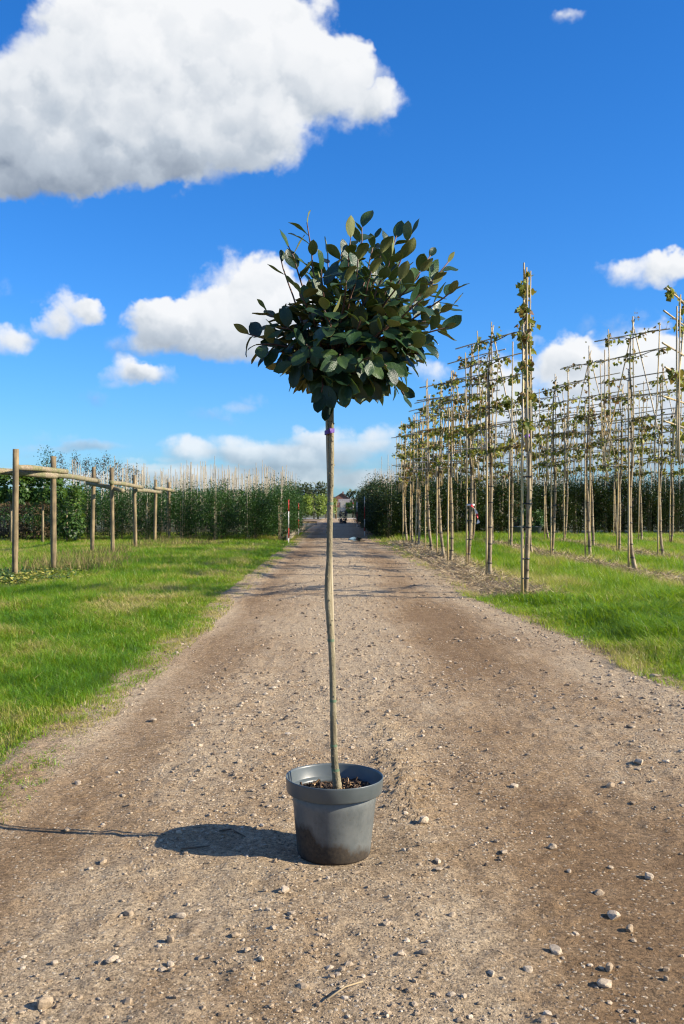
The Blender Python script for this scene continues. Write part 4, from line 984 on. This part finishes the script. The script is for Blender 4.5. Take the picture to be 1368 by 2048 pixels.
    V2 = (V - np.array([cc.x, cc.y, 0])) * [.93, .93, 1] + np.array([cc.x, cc.y, 0])
    Q = np.array([[2 * k, 2 * k + 2, 2 * k + 3, 2 * k + 1] for k in range(24)]); g.add(V, Q); g.add(V2, Q[:, ::-1])
    g.box((cc.x + .003, cc.y - .024, cc.z + .002), (.008, .006, .021), .3); g.build('violet_tie', mv, root)
    b = NB('green_tape'); mg = b.fin((.10, .155, .085), .6)
    for py in (1005, 1283, 1403, 1494, 1540):
        i = int(np.argmin(np.abs(ys - py))); c = pts[i]; r0 = ws[i] / F * D / 2 + .0012
        MB().tube([c - Vector((0, 0, .005)), c + Vector((.0, 0, .005))], r0, 16, False).build('green_tie', mg, root)
    b = NB('paper_tag'); mp = b.fin((.62, .60, .54), .7)
    g = MB(); a_ = P(670, 1436, -.006); g.add([tuple(a_ + Vector(v)) for v in ((0, 0, 0), (.006, -.002, -.004), (.015, -.004, -.026), (.008, -.003, -.024))], [[0, 1, 2, 3]])
    g.build('tag', mp, root)
    # shoots: tip in photo pixels, depth, bare length share, how far leaves droop
    top = P(664, 795)
    def S(px, py, dy, kx=None, n=8, bare=.35): return (P(px, py, dy), kx, n, bare)
    shoots = [S(612, 446, -.05, (630, 560), 6, .50), S(577, 492, -.12, (612, 590), 6, .55), S(561, 512, -.02, (585, 610), 2, .72), S(766, 488, -.15, (748, 600), 3, .35), S(728, 456, -.02, (712, 570), 15, .3), S(700, 480, -.18, (690, 590), 12, .3), S(752, 478, .1, (722, 590), 12, .3), S(682, 505, -.05, (682, 610), 11, .3), S(842, 545, -.16, (770, 640), 11, .35), S(782, 515, -.22, (742, 620), 12, .3), S(872, 562, .1, (790, 640), 10, .4), S(715, 520, -.3, (705, 630), 11, .3),
      S(792, 472, .02, (752, 600), 13, .3), S(824, 466, -.10, (770, 610), 12, .35), S(862, 512, .08, (775, 620), 10, .4), S(898, 524, -.04, (800, 640), 10, .45), S(912, 578, -.14, (812, 655), 11, .45), S(905, 612, .05, (800, 665), 9, .5),
      S(896, 655, -.1, (800, 680), 9, .5), S(850, 690, -.2, (770, 690), 9, .5), S(842, 708, -.05, (770, 705), 8, .5), S(796, 742, .05, (745, 725), 7, .5), S(808, 790, -.12, (765, 720), 5, .6), S(772, 732, -.25, (735, 715), 8, .5),
      S(527, 622, -.1, (590, 660), 6, .55), S(492, 668, -.05, (585, 690), 8, .5), S(512, 690, -.18, (590, 690), 8, .5), S(548, 705, -.08, (610, 700), 9, .5), S(560, 655, -.22, (625, 670), 9, .45), S(585, 728, -.2, (625, 712), 8, .5),
      S(612, 752, -.05, (640, 730), 8, .5), S(645, 785, -.20, (650, 740), 7, .45), S(661, 808, -.08, (660, 760), 6, .5), S(696, 772, -.24, (690, 735), 8, .5), S(732, 766, -.15, (710, 745), 7, .5), S(690, 770, .1, (680, 740), 6, .5),
      S(640, 540, -.28, (655, 640), 9, .45), S(600, 590, -.25, (640, 660), 9, .45), S(690, 560, -.36, (690, 660), 10, .4), S(745, 545, -.33, (725, 650), 10, .4), S(800, 560, -.30, (755, 650), 10, .45), S(845, 600, -.30, (780, 665), 9, .5),
      S(650, 620, -.38, (670, 690), 9, .45), S(720, 640, -.42, (705, 700), 10, .4), S(780, 650, -.38, (740, 695), 9, .45), S(610, 690, -.36, (645, 715), 9, .45), S(680, 710, -.40, (675, 740), 9, .45), S(745, 715, -.36, (715, 735), 9, .45),
      S(655, 505, .05, (665, 610), 9, .4), S(620, 560, .12, (650, 640), 8, .4), S(700, 520, .2, (690, 620), 9, .4), S(760, 520, .22, (730, 620), 9, .4), S(820, 560, .24, (760, 650), 9, .4), S(860, 640, .22, (780, 680), 8, .4),
      S(560, 690, .18, (620, 700), 8, .4), S(600, 640, .28, (650, 680), 8, .4), S(680, 600, .34, (685, 680), 8, .4), S(760, 620, .36, (725, 690), 8, .4), S(820, 700, .25, (755, 710), 8, .4), S(700, 700, .36, (690, 730), 8, .4), S(645, 725, .25, (655, 745), 8, .4), S(760, 720, .25, (720, 745), 8, .4)]
    ctr = P(700, 690); leaves = []; r_ = np.random.default_rng(21)
    for si, (tip, kx, n, bare) in enumerate(shoots):
        start = top + Vector((r_.normal(0, .012), r_.normal(0, .012), .03 + .08 * r_.random()))
        k = P(kx[0], kx[1], 0); k.y = tip.y * .6
        pl = []
        for t in np.linspace(0, 1, 9):
            pl.append(start * (1 - t) ** 2 + k * 2 * t * (1 - t) + tip * t * t + Vector((r_.normal(0, .003), r_.normal(0, .003), 0)))
        so = MB().tube(pl, np.linspace(.0058, .0024, 9), 6).build('shoot', mt, root)
        if si == 3 or si == 2: pass
        low = max(0., min(1., (ctr.z + .06 - tip.z) / .22))
        for q in range(n):
            t = bare + (1 - bare) * (q + .6) / n if n > 1 else .9
            t = min(1., t + r_.normal(0, .015)); f = t * 8; i0 = min(7, int(f)); pos = pl[i0].lerp(pl[i0 + 1], f - i0)
            ax = (pl[min(8, i0 + 1)] - pl[i0]).normalized(); a = q * 2.4 + si
            u_ = ax.cross(Vector((0, 0, 1)))
            if u_.length < .2: u_ = Vector((1, 0, 0))
            u_.normalize(); v_ = ax.cross(u_)
            rad = (u_ * math.cos(a) + v_ * math.sin(a))
            last = q == n - 1
            out = (pos - ctr); out.normalize()
            dr = ax * (1.0 if last else .30) + rad * (.3 if last else .95) + out * .35 + Vector((.18, 0, 0))
            dr.z += -.95 * low * (.6 + .6 * r_.random()) + (.12 if low < .1 else 0)
            dr = dr.normalized()
            nr = Vector((.22, -.12, 1)) * (1 - .6 * low) + out * (.2 + .95 * low) + ax * .35 + Vector(r_.normal(0, .26, 3))
            ln = (.060 + .046 * r_.random()) * (1 + .10 * low) * (.85 if last else 1)
            leaves.append((pos, dr, nr, ln, so, r_.integers(0, 10)))
    lm = [leaf_mesh(300 + k) for k in range(10)]; lme = [g_.mesh('leaf', [mu, md, mt]) for g_ in lm]
    def mat(pos, dr, nr, ln):
        y_ = dr.normalized(); z_ = (nr - y_ * nr.dot(y_)); z_ = z_.normalized() if z_.length > 1e-3 else y_.orthogonal().normalized(); x_ = y_.cross(z_)
        return Matrix.Translation(pos) @ Matrix((x_, y_, z_)).transposed().to_4x4() @ Matrix.Scale(ln, 4)
    sc_ = sorted(range(len(leaves)), key=lambda i: leaves[i][0].y * 1.0 - .8 * math.hypot(leaves[i][0].x - ctr.x, leaves[i][0].z - ctr.z))
    solo = set(sc_[:298]); inner = MB()
    for i, (pos, dr, nr, ln, so, k) in enumerate(leaves):
        m4 = mat(pos, dr, nr, ln)
        if i in solo:
            o = link('leaf', lme[k], so); o.matrix_local = m4
        else: merge(inner, lm[k], m4)
    for q in range(420):                                   # shaded leaves inside the crown
        d = Vector(r_.normal(size=3)).normalized(); rad = r_.random() ** .5
        pos = P(700, 680) + Vector((d.x * .27 * rad, d.y * .27 * rad + .02, d.z * .185 * rad))
        dr = (d + Vector((0, 0, -.5)) + Vector(r_.normal(0, .5, 3))).normalized()
        merge(inner, lm[r_.integers(0, 10)], mat(pos, dr, Vector((0, 0, 1)) + d * .7 + Vector(r_.normal(0, .3, 3)), .078 + .03 * r_.random()))
    inner.build('inner_leaves', [mu, md, mt], root)['kind'] = 'stuff'
def merge(dst, src, m4):
    M3 = np.array(m4)[:3, :3]; T = np.array(m4)[:3, 3]
    off = dst.n
    for f, m in zip(src.f, src.m): dst.f.append(f + off); dst.m.append(m)
    for v, a in zip(src.v, src.a): dst.v.append(v @ M3.T + T); dst.a.append(a); dst.n += len(v)
make_tree()
